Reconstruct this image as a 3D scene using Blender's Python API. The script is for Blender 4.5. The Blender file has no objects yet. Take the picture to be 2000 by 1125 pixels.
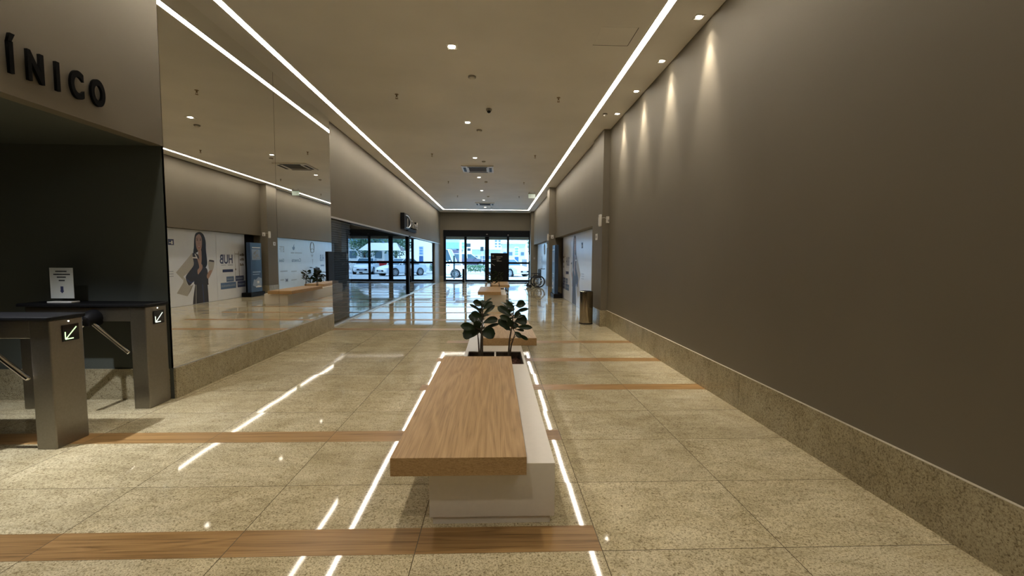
import bpy, bmesh, math, random
from mathutils import Vector, Matrix
PI = math.pi
scene = bpy.context.scene
C = scene.collection

# ------------------------------------------------------------------ dimensions (metres; X right, Y down the hall, Z up)
HC = 4.265            # ceiling
XR = 2.45             # right wall near the camera
XM = -3.36            # mirror / fascia plane on the left
XL = -3.42            # upper wall above the shop window
XG = -3.50            # shop window glass
YE = 27.30            # end wall with the doors
YB = -4.5             # wall behind

# ------------------------------------------------------------------ node helpers
class NT:
    def __init__(s, mat):
        s.t = mat.node_tree; s.t.nodes.clear()
        s.out = s.t.nodes.new('ShaderNodeOutputMaterial')
    def n(s, typ, **kw):
        nd = s.t.nodes.new(typ)
        for k, v in kw.items(): setattr(nd, k, v)
        return nd
    def l(s, a, b): s.t.links.new(a, b)
    def math(s, op, a, b=None, c=None):
        nd = s.n('ShaderNodeMath', operation=op)
        for i, v in enumerate((a, b, c)):
            if v is None: continue
            if isinstance(v, (int, float)): nd.inputs[i].default_value = v
            else: s.l(v, nd.inputs[i])
        return nd.outputs[0]
    def pos(s):
        return s.n('ShaderNodeTexCoord').outputs['Object']
    def mapping(s, v, scale=(1, 1, 1), loc=(0, 0, 0), rot=(0, 0, 0)):
        m = s.n('ShaderNodeMapping'); s.l(v, m.inputs[0])
        m.inputs['Scale'].default_value = scale; m.inputs['Location'].default_value = loc; m.inputs['Rotation'].default_value = rot
        return m.outputs[0]
    def noise(s, v, scale, detail=4, rough=.5, dist=0.):
        n = s.n('ShaderNodeTexNoise'); s.l(v, n.inputs['Vector'])
        n.inputs['Scale'].default_value = scale; n.inputs['Detail'].default_value = detail
        n.inputs['Roughness'].default_value = rough; n.inputs['Distortion'].default_value = dist
        return n.outputs['Fac']
    def ramp(s, f, stops):
        r = s.n('ShaderNodeValToRGB'); s.l(f, r.inputs[0]); e = r.color_ramp.elements
        while len(e) < len(stops): e.new(.5)
        for el, (p, c) in zip(e, stops): el.position = p; el.color = (*c, 1)
        return r.outputs[0]
    def mix(s, f, a, b, mode='MIX'):
        m = s.n('ShaderNodeMix', data_type='RGBA', blend_type=mode)
        for sock, v in ((m.inputs[0], f), (m.inputs[6], a), (m.inputs[7], b)):
            if isinstance(v, (int, float)): sock.default_value = v
            elif isinstance(v, tuple): sock.default_value = (*v, 1)
            else: s.l(v, sock)
        return m.outputs[2]
    def bump(s, h, strength=.1, dist=.01):
        b = s.n('ShaderNodeBump'); s.l(h, b.inputs['Height'])
        b.inputs['Strength'].default_value = strength; b.inputs['Distance'].default_value = dist
        return b.outputs[0]
    def pbr(s, color=None, rough=.5, metal=0., normal=None, spec=.5, emit=None, estr=0.):
        p = s.n('ShaderNodeBsdfPrincipled')
        for name, v in (('Base Color', color), ('Roughness', rough), ('Metallic', metal), ('Specular IOR Level', spec)):
            if v is None: continue
            if isinstance(v, tuple): p.inputs[name].default_value = (*v, 1)
            elif isinstance(v, (int, float)): p.inputs[name].default_value = v
            else: s.l(v, p.inputs[name])
        if normal is not None: s.l(normal, p.inputs['Normal'])
        if emit is not None:
            p.inputs['Emission Color'].default_value = (*emit, 1); p.inputs['Emission Strength'].default_value = estr
        s.l(p.outputs[0], s.out.inputs[0]); return p

def newmat(name):
    m = bpy.data.materials.new(name); m.use_nodes = True; return m

def plain(name, col, rough=.5, metal=0., var=.06, scale=30., spec=.5, bump=0.):
    m = newmat(name); t = NT(m); v = t.pos(); f = t.noise(v, scale, 3)
    lo = tuple(max(0, c * (1 - var)) for c in col); hi = tuple(min(1, c * (1 + var)) for c in col)
    c = t.ramp(f, [(.3, lo), (.7, hi)])
    t.pbr(c, rough, metal, t.bump(f, bump, .005) if bump else None, spec); return m

def emis(name, col, strength):
    m = newmat(name); t = NT(m); t.pbr((.8, .8, .8), .5, emit=col, estr=strength); return m

def paint(name, col, bump=.15):
    m = newmat(name); t = NT(m); v = t.pos()
    big = t.noise(v, .7, 3); fine = t.noise(v, 260, 2)
    c = t.ramp(big, [(.3, tuple(x * .94 for x in col)), (.7, tuple(x * 1.05 for x in col))])
    t.pbr(c, .62, 0, t.bump(fine, bump, .002), .3); return m

def granite_color(t, v, base=1.0):
    def k(c): return tuple(x * base for x in c)
    big = t.noise(t.mapping(v, (1, 1, 1), (3, 1, 7)), 2.2, 5, .6, .6)
    flow = t.noise(t.mapping(v, (3.2, 13, 6), (1, 5, 2), (0, 0, .55)), 1.0, 6, .65, .8)
    fine = t.noise(v, 115, 3, .7)
    grain = t.noise(t.mapping(v, (1, 1.3, 1), (4, 9, 1)), 46, 4, .72)
    col = t.ramp(big, [(.3, k((.49, .42, .265))), (.5, k((.60, .525, .35))), (.72, k((.68, .61, .43)))])
    col = t.mix(.9, col, t.ramp(fine, [(.34, (.30, .25, .17)), (.48, (.95, .94, .92)), (.68, (1.20, 1.19, 1.15))]), 'MULTIPLY')
    col = t.mix(.75, col, t.ramp(grain, [(.33, (.34, .29, .21)), (.45, (1, 1, 1)), (.7, (1.06, 1.06, 1.05))]), 'MULTIPLY')
    col = t.mix(.75, col, t.ramp(flow, [(.32, (.76, .75, .73)), (.52, (1, 1, 1)), (.72, (1.10, 1.10, 1.09))]), 'MULTIPLY')
    blot = t.ramp(t.noise(t.mapping(v, (1, 2.2, 1), (2, 8, 5), (0, 0, .5)), 7.5, 5, .8, .6), [(.70, (1, 1, 1)), (.76, (.38, .33, .26))])
    col = t.mix(.7, col, blot, 'MULTIPLY')
    w = t.noise(t.mapping(v, (1.3, 2.6, 1.3), (11, 4, 2), (0, 0, .6)), 1.3, 6, .62, 1.1)
    vein = t.math('ABSOLUTE', t.math('SUBTRACT', w, .5))
    return t.mix(.6, col, t.ramp(vein, [(0., (.62, .57, .47)), (.010, (1, 1, 1))]), 'MULTIPLY')

def wood_color(t, v, along='y', tone=1.0, dark=1.0, hue=(1, 1, 1)):
    # long grain + cathedral figure
    sc = {'y': (10, .50, 45), 'x': (.42, 8, 8)}[along]
    mv = t.mapping(v, sc)
    warp = t.noise(mv, .75, 3, .5, .35)
    ring = t.math('FRACT', t.math('MULTIPLY', warp, 11.0))
    ring = t.math('ABSOLUTE', t.math('SUBTRACT', ring, .5))
    fine = t.noise(t.mapping(v, {'y': (110, 1.6, 260), 'x': (1.6, 110, 110)}[along]), 1.6, 5, .6)
    f = t.math('ADD', t.math('MULTIPLY', ring, .50), t.math('MULTIPLY', fine, .86))
    a = tuple(x * tone * dark for x in (.25, .145, .065)); b = tuple(x * tone for x in (.41, .265, .13)); c = tuple(x * tone for x in (.52, .355, .19))
    a, b, c = (tuple(x * h for x, h in zip(q, hue)) for q in (a, b, c))
    return t.ramp(f, [(.22, a), (.5, b), (.78, c)])

M = {}
# floor granite tiles, each tile a hair off level as laid
TX, TY, TX0, TY0 = .96, .689, .555, 2.14
def make_floor_mats():
    for name in ('granite_floor', 'wood_inlay'):
        m = newmat(name); t = NT(m); v = t.pos()
        sx = t.n('ShaderNodeSeparateXYZ'); t.l(v, sx.inputs[0])
        tx, ty = (TX, TY)
        u = t.math('DIVIDE', t.math('SUBTRACT', sx.outputs[0], TX0), tx)
        w = t.math('DIVIDE', t.math('SUBTRACT', sx.outputs[1], TY0), ty)
        iu, iw = t.math('FLOOR', u), t.math('FLOOR', w)
        cb = t.n('ShaderNodeCombineXYZ'); t.l(iu, cb.inputs[0]); t.l(iw, cb.inputs[1])
        cb.inputs[2].default_value = 1.0 if name == 'wood_inlay' else 0.0
        wn = t.n('ShaderNodeTexWhiteNoise', noise_dimensions='3D'); t.l(cb.outputs[0], wn.inputs['Vector'])
        sc = t.n('ShaderNodeSeparateColor'); t.l(wn.outputs['Color'], sc.inputs[0])
        # slow waviness of the polish
        wv1 = t.noise(t.mapping(v, (1, 1, 1), (5, 2, 0)), 2.3, 2); wv2 = t.noise(t.mapping(v, (1, 1, 1), (1, 9, 0)), 2.3, 2)
        tilt = .0065; wave = .0035
        nx = t.math('ADD', t.math('MULTIPLY', t.math('SUBTRACT', sc.outputs[0], .5), tilt), t.math('MULTIPLY', t.math('SUBTRACT', wv1, .5), wave))
        ny = t.math('ADD', t.math('MULTIPLY', t.math('SUBTRACT', sc.outputs[1], .5), tilt), t.math('MULTIPLY', t.math('SUBTRACT', wv2, .5), wave))
        nv = t.n('ShaderNodeCombineXYZ'); t.l(nx, nv.inputs[0]); t.l(ny, nv.inputs[1]); nv.inputs[2].default_value = 1
        nn = t.n('ShaderNodeVectorMath', operation='NORMALIZE'); t.l(nv.outputs[0], nn.inputs[0])
        fu = t.math('FRACT', u); fw = t.math('FRACT', w)
        du = t.math('MULTIPLY', t.math('MINIMUM', fu, t.math('SUBTRACT', 1.0, fu)), tx)
        dw = t.math('MULTIPLY', t.math('MINIMUM', fw, t.math('SUBTRACT', 1.0, fw)), ty)
        off = t.n('ShaderNodeVectorMath', operation='MULTIPLY_ADD'); t.l(wn.outputs['Color'], off.inputs[0]); off.inputs[1].default_value = (9, 9, 9); t.l(v, off.inputs[2])
        if name == 'granite_floor':
            col = granite_color(t, off.outputs[0])
            tone = t.math('ADD', .93, t.math('MULTIPLY', sc.outputs[2], .13))
            d = t.math('MINIMUM', du, dw); rough = .045
        else:
            col = wood_color(t, off.outputs[0], 'x', .80, .42, (1.0, .90, .70))
            tone = t.math('ADD', .85, t.math('MULTIPLY', sc.outputs[2], .3))
            d = du; rough = .34
        cc = t.n('ShaderNodeCombineColor'); [t.l(tone, cc.inputs[i]) for i in range(3)]
        col = t.mix(1., col, cc.outputs[0], 'MULTIPLY')
        joint = t.math('LESS_THAN', d, .0022)
        col = t.mix(joint, col, (.11, .085, .05))
        p = t.pbr(col, rough, 0, nn.outputs[0], .5 if name == 'granite_floor' else .2)
        M[name] = m
make_floor_mats()

def stone(name, base):
    m = newmat(name); t = NT(m); v = t.pos(); t.pbr(granite_color(t, v, base), .22, 0, None, .4); return m
M['baseboard_stone'] = stone('baseboard_stone', .64)
def wood(name, along, tone, rough=.42):
    m = newmat(name); t = NT(m); v = t.pos(); t.pbr(wood_color(t, v, along, tone, .86, (1.0, .97, .88)), rough, 0, None, .35); return m
M['bench_wood'] = wood('bench_wood', 'y', .92)
M['wall'] = paint('taupe_paint', (.172, .150, .110))
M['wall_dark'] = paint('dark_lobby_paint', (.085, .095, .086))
M['ceiling'] = paint('ceiling_paint', (.80, .785, .765), .03)
M['mirror'] = (lambda m: (NT(m).pbr((.93, .93, .91), 0.0, 1.0), m)[1])(newmat('mirror_silver'))
M['white_lacquer'] = plain('white_lacquer', (.70, .66, .59), .32, var=.02)
M['white_plastic'] = plain('white_plastic', (.75, .73, .68), .4, var=.02)
M['grey_plastic'] = plain('grey_plastic', (.30, .28, .25), .5)
M['dark_grille'] = plain('dark_grille', (.10, .095, .085), .6)
M['black'] = plain('black_satin', (.006, .006, .007), .5, var=.1, spec=.15)
M['black_gloss'] = plain('black_gloss', (.008, .008, .010), .08)
M['black_frame'] = plain('black_door_frame', (.005, .006, .008), .55, spec=.12)
M['steel'] = plain('brushed_steel', (.275, .255, .222), .36, 1.0, .05, 60)
M['shutter_slat'] = plain('blue_grey_shutter_slat', (.26, .32, .42), .5)
M['ledge_highlight'] = plain('painted_ledge_highlight', (.62, .57, .45), .3)  # highlight on the baseboard's top edge, put into a lighter colour
M['chrome'] = plain('chrome', (.75, .73, .70), .10, 1.0, .01)
M['dark_steel'] = plain('polished_dark_steel', (.42, .37, .30), .14, 1.0, .03)
M['brass'] = plain('sprinkler_brass', (.30, .22, .13), .4, .6)
M['letter'] = plain('black_letter', (.004, .004, .004), .6, spec=.04)
M['soil'] = plain('bark_soil', (.06, .026, .017), .9, 0, .5, 60, .2, .5)
M['bark'] = plain('plant_bark', (.05, .035, .022), .8, 0, .3, 60)
M['hoarding'] = plain('white_hoarding_vinyl', (.78, .83, .93), .25, 0, .02, 3)
M['hoarding_daylight_tint'] = plain('daylight_tinted_vinyl', (.60, .73, .90), .25, 0, .02, 3)  # blue cast of the door daylight put into the vinyl colour
M['print_navy'] = plain('print_navy', (.045, .065, .17), .4)
M['print_blue'] = plain('print_blue', (.11, .19, .36), .4)
M['print_grey'] = plain('print_grey', (.30, .36, .47), .4)
M['print_black'] = plain('print_black', (.045, .045, .058), .4)
M['print_hair'] = plain('print_hair', (.014, .012, .016), .4)
M['print_skin'] = plain('print_skin', (.45, .29, .22), .4)
M['print_lip'] = plain('print_lip', (.30, .06, .06), .4)
M['print_bag'] = plain('print_bag', (.46, .45, .42), .4)
M['print_bag_dark'] = plain('print_bag_dark', (.32, .31, .29), .4)
M['print_white'] = plain('print_white', (.80, .80, .78), .4)
M['print_tan'] = plain('print_tan', (.50, .44, .33), .4)
M['print_brown'] = plain('print_brown', (.10, .07, .045), .4)
M['totem_blue'] = plain('totem_navy', (.028, .06, .125), .3)
M['paper'] = plain('paper', (.82, .82, .80), .6, 0, .02)
M['ink'] = plain('ink', (.03, .03, .04), .6)
M['ink_blue'] = plain('ink_blue', (.05, .06, .16), .6)
M['tyre'] = plain('tyre_rubber', (.015, .015, .016), .7)
M['rim'] = plain('alloy_rim', (.55, .56, .58), .3, .8)
M['car_white'] = plain('car_white_paint', (.78, .80, .80), .15, 0, .01)
M['car_silver'] = plain('car_silver_paint', (.45, .50, .55), .2, .4)
M['car_navy'] = plain('car_navy_paint', (.075, .075, .11), .15)
M['car_glass'] = plain('car_glass', (.05, .09, .11), .05)
M['lamp_red'] = plain('tail_lamp_red', (.35, .02, .02), .2)
M['road'] = plain('concrete_road', (.46, .47, .46), .8, 0, .12, 1.5)
M['asphalt'] = plain('grey_asphalt', (.20, .21, .22), .85, 0, .15, 3)
M['kerb'] = plain('kerb_concrete', (.55, .55, .52), .8, 0, .1, 8)
M['building_white'] = plain('white_render', (.74, .76, .74), .8, 0, .04, 2)
M['building_teal'] = plain('pale_teal_render', (.50, .60, .59), .8, 0, .06, 2)
M['building_beige'] = plain('beige_render', (.55, .55, .46), .8, 0, .06, 2)
M['roof_blue'] = plain('blue_awning', (.20, .38, .62), .5, 0, .08, 4)
M['shop_purple'] = plain('purple_shopfront', (.30, .22, .28), .5, 0, .25, 2)
M['window_dark'] = plain('far_window_glass', (.10, .16, .20), .1)
M['sign_blue'] = plain('sign_blue', (.05, .13, .33), .4)
M['sign_teal'] = plain('sign_dark_teal', (.035, .055, .06), .4)
M['trunk'] = plain('tree_trunk', (.12, .09, .06), .9)
M['chair_fabric'] = plain('wheelchair_nylon', (.012, .012, .015), .7)
M['led'] = emis('led_diffuser_glow', (1.0, .90, .765), 24.)
M['lens'] = emis('downlight_lens_glow', (1.0, .90, .75), 30.)
M['lens_cool'] = emis('cool_downlight_lens_glow', (.92, .96, 1.0), 20.)
M['arrow_green'] = emis('green_arrow_glow', (.55, 1.0, .40), 1.3)
M['arrow_white'] = emis('white_arrow_glow', (.85, 1.0, .8), 1.1)
M['dot_led'] = emis('status_led_glow', (1, .95, .8), 3.)
M['exit_green'] = emis('exit_sign_glow', (.22, .50, .36), .28)
M['steel_pale'] = plain('light_steel_trim', (.62, .60, .56), .3, .7)  # paler steel for trims, tracks and the shop sign

def make_leaf_mat(name, col, spec):
    m = newmat(name); t = NT(m); v = t.pos()
    f = t.noise(v, 14, 3)
    t.pbr(t.ramp(f, [(.3, tuple(c * .6 for c in col)), (.7, tuple(c * 1.3 for c in col))]), .38, 0, None, spec); M[name] = m
make_leaf_mat('fig_leaf', (.012, .023, .008), .25)
make_leaf_mat('hedge_leaf', (.07, .16, .07), .2)
make_leaf_mat('tree_leaf', (.10, .20, .11), .2)

def glass_mat(name, ior, tint, rough=0.):
    m = newmat(name); t = NT(m)
    fr = t.n('ShaderNodeFresnel'); fr.inputs['IOR'].default_value = ior
    tr = t.n('ShaderNodeBsdfTransparent'); tr.inputs[0].default_value = (*tint, 1)
    gl = t.n('ShaderNodeBsdfGlossy'); gl.inputs['Roughness'].default_value = rough; gl.inputs['Color'].default_value = (.95, .97, 1, 1)
    geo = t.n('ShaderNodeNewGeometry')      # reflect at the outer face of the pane only
    fac = t.math('MULTIPLY', fr.outputs[0], t.math('SUBTRACT', 1.0, geo.outputs['Backfacing']))
    mx = t.n('ShaderNodeMixShader'); t.l(fac, mx.inputs[0]); t.l(tr.outputs[0], mx.inputs[1]); t.l(gl.outputs[0], mx.inputs[2])
    t.l(mx.outputs[0], t.out.inputs[0]); M[name] = m
glass_mat('door_glass', 1.25, (.93, .98, 1.0))
glass_mat('shop_glass', 1.9, (.70, .74, .78))
glass_mat('acrylic', 1.3, (.95, .96, .96))

# ------------------------------------------------------------------ geometry helpers
class MB:
    def __init__(s): s.bm = bmesh.new(); s.m = 0; s.mats = []
    def use(s, key):
        if key not in s.mats: s.mats.append(key)
        s.m = s.mats.index(key); return s
    def face(s, pts):
        vs = [s.bm.verts.new(p) for p in pts]
        try: f = s.bm.faces.new(vs)
        except ValueError: return
        f.material_index = s.m; return f
    def box(s, x0, x1, y0, y1, z0, z1):
        x0, x1 = min(x0, x1), max(x0, x1); y0, y1 = min(y0, y1), max(y0, y1); z0, z1 = min(z0, z1), max(z0, z1)
        v = [s.bm.verts.new(p) for p in ((x0,y0,z0),(x1,y0,z0),(x1,y1,z0),(x0,y1,z0),(x0,y0,z1),(x1,y0,z1),(x1,y1,z1),(x0,y1,z1))]
        for q in ((0,3,2,1),(4,5,6,7),(0,1,5,4),(1,2,6,5),(2,3,7,6),(3,0,4,7)):
            s.bm.faces.new([v[i] for i in q]).material_index = s.m
        return s
    def tube(s, pts, r, seg=10, cap=True):
        pts = [Vector(p) for p in pts]; rings = []
        rs = r if isinstance(r, (list, tuple)) else [r] * len(pts)
        ref = None
        for i, p in enumerate(pts):
            d = (pts[min(i + 1, len(pts) - 1)] - pts[max(i - 1, 0)]).normalized()
            if ref is None:
                ref = Vector((0, 0, 1)) if abs(d.z) < .9 else Vector((1, 0, 0))
            a = d.cross(ref).normalized(); b = a.cross(d).normalized(); ref = b
            rings.append([s.bm.verts.new(p + (a * math.cos(k * 2 * PI / seg) + b * math.sin(k * 2 * PI / seg)) * rs[i]) for k in range(seg)])
        for i in range(len(rings) - 1):
            for k in range(seg):
                s.bm.faces.new((rings[i][k], rings[i][(k + 1) % seg], rings[i + 1][(k + 1) % seg], rings[i + 1][k])).material_index = s.m
        if cap:
            for rg in (rings[0][::-1], rings[-1]):
                try: s.bm.faces.new(rg).material_index = s.m
                except ValueError: pass
        return s
    def ring(s, c, axis, R, r, seg=36, sub=8):
        # torus round an axis through c
        c = Vector(c); ax = Vector(axis).normalized()
        a = ax.cross(Vector((0, 0, 1)) if abs(ax.z) < .9 else Vector((1, 0, 0))).normalized(); b = ax.cross(a)
        rg = []
        for i in range(seg):
            th = 2 * PI * i / seg; d = a * math.cos(th) + b * math.sin(th)
            rg.append([s.bm.verts.new(c + d * (R + r * math.cos(2 * PI * k / sub)) + ax * (r * math.sin(2 * PI * k / sub))) for k in range(sub)])
        for i in range(seg):
            for k in range(sub):
                s.bm.faces.new((rg[i][k], rg[(i+1) % seg][k], rg[(i+1) % seg][(k+1) % sub], rg[i][(k+1) % sub])).material_index = s.m
        return s
    def lathe(s, prof, c=(0, 0, 0), axis='z', seg=28):
        rg = []
        for r, h in prof:
            row = []
            for k in range(seg):
                th = 2 * PI * k / seg; u, w = r * math.cos(th), r * math.sin(th)
                p = {'z': (u, w, h), 'y': (u, h, w), 'x': (h, u, w)}[axis]
                row.append(s.bm.verts.new((c[0] + p[0], c[1] + p[1], c[2] + p[2])))
            rg.append(row)
        for i in range(len(rg) - 1):
            for k in range(seg):
                s.bm.faces.new((rg[i][k], rg[i][(k+1) % seg], rg[i+1][(k+1) % seg], rg[i+1][k])).material_index = s.m
        for row in (rg[0][::-1], rg[-1]):
            if (Vector(row[0].co) - Vector(row[1].co)).length > 1e-6:
                s.bm.faces.new(row).material_index = s.m
        return s
    def prism(s, pts, d):
        # polygon swept by vector d
        d = Vector(d); a = [s.bm.verts.new(p) for p in pts]; b = [s.bm.verts.new(Vector(p) + d) for p in pts]; n = len(a)
        s.bm.faces.new(a).material_index = s.m; s.bm.faces.new(b[::-1]).material_index = s.m
        for i in range(n): s.bm.faces.new((a[i], b[i], b[(i+1) % n], a[(i+1) % n])).material_index = s.m
        return s
    def build(s, name, mat=None, parent=None, world=False, smooth=False, bevel=0., seg=2):
        if mat: s.mats = [mat] if not s.mats else s.mats
        if world and parent is not None:
            bmesh.ops.translate(s.bm, verts=s.bm.verts, vec=-Vector(parent.location))
        bmesh.ops.remove_doubles(s.bm, verts=s.bm.verts, dist=1e-6) if smooth else None
        bmesh.ops.recalc_face_normals(s.bm, faces=s.bm.faces)
        me = bpy.data.meshes.new(name); s.bm.to_mesh(me); s.bm.free()
        for k in s.mats: me.materials.append(M[k])
        if smooth:
            for p in me.polygons: p.use_smooth = True
            try: me.set_sharp_from_angle(angle=math.radians(40))
            except Exception: pass
        o = bpy.data.objects.new(name, me); C.objects.link(o)
        if parent is not None: o.parent = parent
        if bevel:
            b = o.modifiers.new('bevel', 'BEVEL'); b.width = bevel; b.segments = seg; b.limit_method = 'ANGLE'; b.angle_limit = math.radians(35)
        return o

def tag(o, label, cat, group=None):
    o['label'] = label; o['category'] = cat
    if group: o['group'] = group
    return o
def thing(name, label, cat, loc=(0, 0, 0), rz=0., group=None):
    o = bpy.data.objects.new(name, None); C.objects.link(o); o.location = loc; o.rotation_euler = (0, 0, rz)
    o.empty_display_size = .1
    return tag(o, label, cat, group)
def struct(o): o['kind'] = 'structure'; return o
def dup(root, loc, rz=None, label=None, group=None):
    r = root.copy(); C.objects.link(r); r.location = loc
    if rz is not None: r.rotation_euler = (0, 0, rz)
    if label: r['label'] = label
    if group: r['group'] = group
    for ch in list(root.children):
        c = ch.copy(); C.objects.link(c); c.parent = r
        for g in list(ch.children):
            d = g.copy(); C.objects.link(d); d.parent = c
    return r
def text(name, s, size, mat, origin, xdir, ydir, parent=None, depth=.002, align='CENTER', xscale=1., bold=0., lift=0.):
    cu = bpy.data.curves.new('t', 'FONT'); cu.body = s; cu.size = size; cu.extrude = depth / 2; cu.align_x = align; cu.offset = bold
    tmp = bpy.data.objects.new('t', cu); C.objects.link(tmp)
    dg = bpy.context.evaluated_depsgraph_get(); me = bpy.data.meshes.new_from_object(tmp.evaluated_get(dg))
    bpy.data.objects.remove(tmp); bpy.data.curves.remove(cu)
    x, y = Vector(xdir), Vector(ydir); n = x.cross(y)
    base = Vector(parent.location) if parent is not None else Vector((0, 0, 0))
    for v in me.vertices:
        c = v.co.copy(); v.co = Vector(origin) + x * (c.x * xscale) + y * c.y + n * (c.z + depth / 2 + lift) - base
    me.materials.clear(); me.materials.append(M[mat]); me.name = name
    o = bpy.data.objects.new(name, me); C.objects.link(o)
    if parent is not None: o.parent = parent
    return o

# ================================================================== SETTING
# ---- floor: granite with inlaid wood strips, cut into rectangles
def build_floor():
    mb = MB(); mb.use('granite_floor'); mb.use('wood_inlay')
    x0, x1 = -9.2, XR + .6
    rows = []
    for k in range(0, 19):
        a = TY0 + 2 * TY * k
        if a + .22 > 27.2: break
        if k <= 1: rows.append((a, a + .217, -9.2, TX0))
        elif k <= 4: rows.append((a, a + .217, -.86, XR + .2))
        else: rows.append((a, a + .217, XG, TX0))
    y = YB - .2
    for a, b, s0, s1 in rows:
        mb.use('granite_floor'); mb.face([(x0, y, 0), (x1, y, 0), (x1, a, 0), (x0, a, 0)])
        if s0 > x0: mb.face([(x0, a, 0), (s0, a, 0), (s0, b, 0), (x0, b, 0)])
        if s1 < x1: mb.face([(s1, a, 0), (x1, a, 0), (x1, b, 0), (s1, b, 0)])
        mb.use('wood_inlay'); mb.face([(s0, a, 0), (s1, a, 0), (s1, b, 0), (s0, b, 0)])
        y = b
    mb.use('granite_floor'); mb.face([(x0, y, 0), (x1, y, 0), (x1, YE + .35, 0), (x0, YE + .35, 0)])
    # slab under the surface so it has thickness
    mb.box(x0, x1, YB - .2, YE + .35, -.3, -.004)
    return struct(mb.build('floor'))
build_floor()

struct(MB().box(-9.4, XR + .8, YB - .3, YE + .4, HC, HC + .3).build('ceiling', 'ceiling'))
struct(MB().box(XR, XR + .25, YB - .2, 9.53, 0, HC).build('wall_right', 'wall'))
struct(MB().box(-9.4, XR + .3, YB - .3, YB, 0, HC).build('wall_back', 'wall'))

# fascia over the turnstile lobby (left) and the lobby itself
struct(MB().box(XM - .12, XM, YB, 4.64, 2.60, HC).build('wall_left', 'wall'))
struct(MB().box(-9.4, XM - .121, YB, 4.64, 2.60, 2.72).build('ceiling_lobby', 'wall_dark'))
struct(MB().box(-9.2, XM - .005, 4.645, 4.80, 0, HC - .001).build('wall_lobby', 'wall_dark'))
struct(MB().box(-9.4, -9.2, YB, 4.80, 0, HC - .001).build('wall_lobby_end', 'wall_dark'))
struct(MB().box(-9.2, XM - .04, 4.625, 4.644, 0, .32).build('baseboard_lobby', 'baseboard_stone'))
struct(MB().box(XM - .3, XM, YB, -1.2, 0, 2.60).build('wall_left_return', 'wall'))
# wall behind the mirror and its stone base
struct(MB().box(XM - .14, XM - .022, 4.802, 9.15, 0, HC - .001).build('wall_mirror', 'wall'))
struct(MB().box(XM - .04, XM + .02, 4.65, 9.16, 0, .318).build('baseboard_left', 'baseboard_stone', bevel=.004))
struct(MB().box(XM - .03, XM + .012, 4.645, 9.15, .3185, .326).build('trim_1', 'steel_pale'))
# upper wall over the shop window
struct(MB().box(XL - .4, XL, 9.152, YE, 2.34, HC - .001).build('wall_left_upper', 'wall'))
struct(MB().box(XL - .02, XL + .004, 9.17, 17.45, 2.30, 2.339).build('trim_2', 'steel_pale'))
struct(MB().box(XL - .02, XL + .004, 17.85, YE - .05, 2.30, 2.339).build('trim_3', 'steel_pale'))
# right side: pillars, headers
def right_pillar(x, y0, y1):
    p = struct(MB().box(x, XR + .6, y0, y1, 0, HC - .001).build('pillar', 'wall'))
    b = MB().box(x - .02, XR + .02 if y0 < 12 else XR + .3, y0 - .02, y1, 0, .36)
    struct(b.build('baseboard_pillar', 'baseboard_stone', bevel=.003))
right_pillar(2.31, 9.53, 10.50)
right_pillar(2.10, 17.4, 18.15)
right_pillar(2.10, 26.35, YE)
struct(MB().box(2.345, XR + .6, 10.50, 17.4, 2.29, HC - .001).build('wall_right_header', 'wall'))
struct(MB().box(2.27, XR + .6, 18.15, 26.35, 2.29, HC - .001).build('wall_right_header', 'wall'))
struct(MB().box(XR + .55, XR + .75, 9.4, YE + .3, 0, HC - .001).build('wall_right_recess', 'wall_dark'))
bb = MB().box(XR - .02, XR, YB, 4.212, 0, .362); bb.box(XR - .02, XR, 4.216, 9.509, 0, .362)
struct(bb.build('baseboard_right', 'baseboard_stone', bevel=.003))
struct(MB().box(XR - .0205, XR, YB, 9.509, .3622, .365).build('trim_highlight', 'ledge_highlight'))  # added pale strip, paints the bright highlight along the baseboard top
# end wall around the doors
ew = MB().box(XL - .4, -3.22, YE, YE + .35, 0, HC - .001); ew.box(2.2, XR + .6, YE, YE + .35, 0, HC - .001); ew.box(-3.22, 2.2, YE, YE + .35, 3.17, HC - .001)
struct(ew.build('wall_end', 'wall'))
struct(MB().box(XG + .02, -3.225, YE - .02, YE, 0, .36).build('baseboard_end', 'baseboard_stone', bevel=.003))
# shop room behind the glass
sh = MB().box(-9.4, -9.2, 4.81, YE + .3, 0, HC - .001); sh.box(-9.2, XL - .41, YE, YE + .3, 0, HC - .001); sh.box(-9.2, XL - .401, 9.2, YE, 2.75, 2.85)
struct(sh.build('wall_shop', 'wall_dark'))

# ---- shop window along the left
w1 = bpy.data.objects.new('window_1', None); C.objects.link(w1); w1['kind'] = 'structure'; w1.location = (XG, 17.6, 0)
MB().box(XG - .006, XG, 9.17, 17.50, .03, 2.34).build('pane', 'shop_glass', w1, True)
MB().box(XG - .006, XG, 17.78, 25.2, .03, 2.34).build('pane', 'shop_glass', w1, True)
MB().box(XG - .03, XG + .05, 9.17, YE - .02, 0, .028).build('floor_track', 'steel_pale', w1, True, bevel=.003)
MB().box(XG - .05, XG + .06, 17.52, 17.74, .029, 2.335).build('door_post', 'black_frame', w1, True, bevel=.004)
MB().box(XG - .05, XG + .04, 25.22, YE - .03, .029, 2.30).build('end_panel', 'grey_plastic', w1, True)
MB().box(XG - .02, XG + .03, 17.80, 17.86, .029, 2.30).build('edge_trim', 'steel_pale', w1, True)
MB().box(XG - .05, XG + .03, 9.155, 9.25, .029, 2.30).build('jamb', 'black_frame', w1, True)
MB().tube([(XG + .10, 17.62, .75), (XG + .10, 17.62, 1.25)], .014).tube([(XG + .05, 17.62, .8), (XG + .10, 17.62, .8)], .008).tube([(XG + .05, 17.62, 1.2), (XG + .10, 17.62, 1.2)], .008).build('pull_handle', 'chrome', w1, True, smooth=True)
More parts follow.
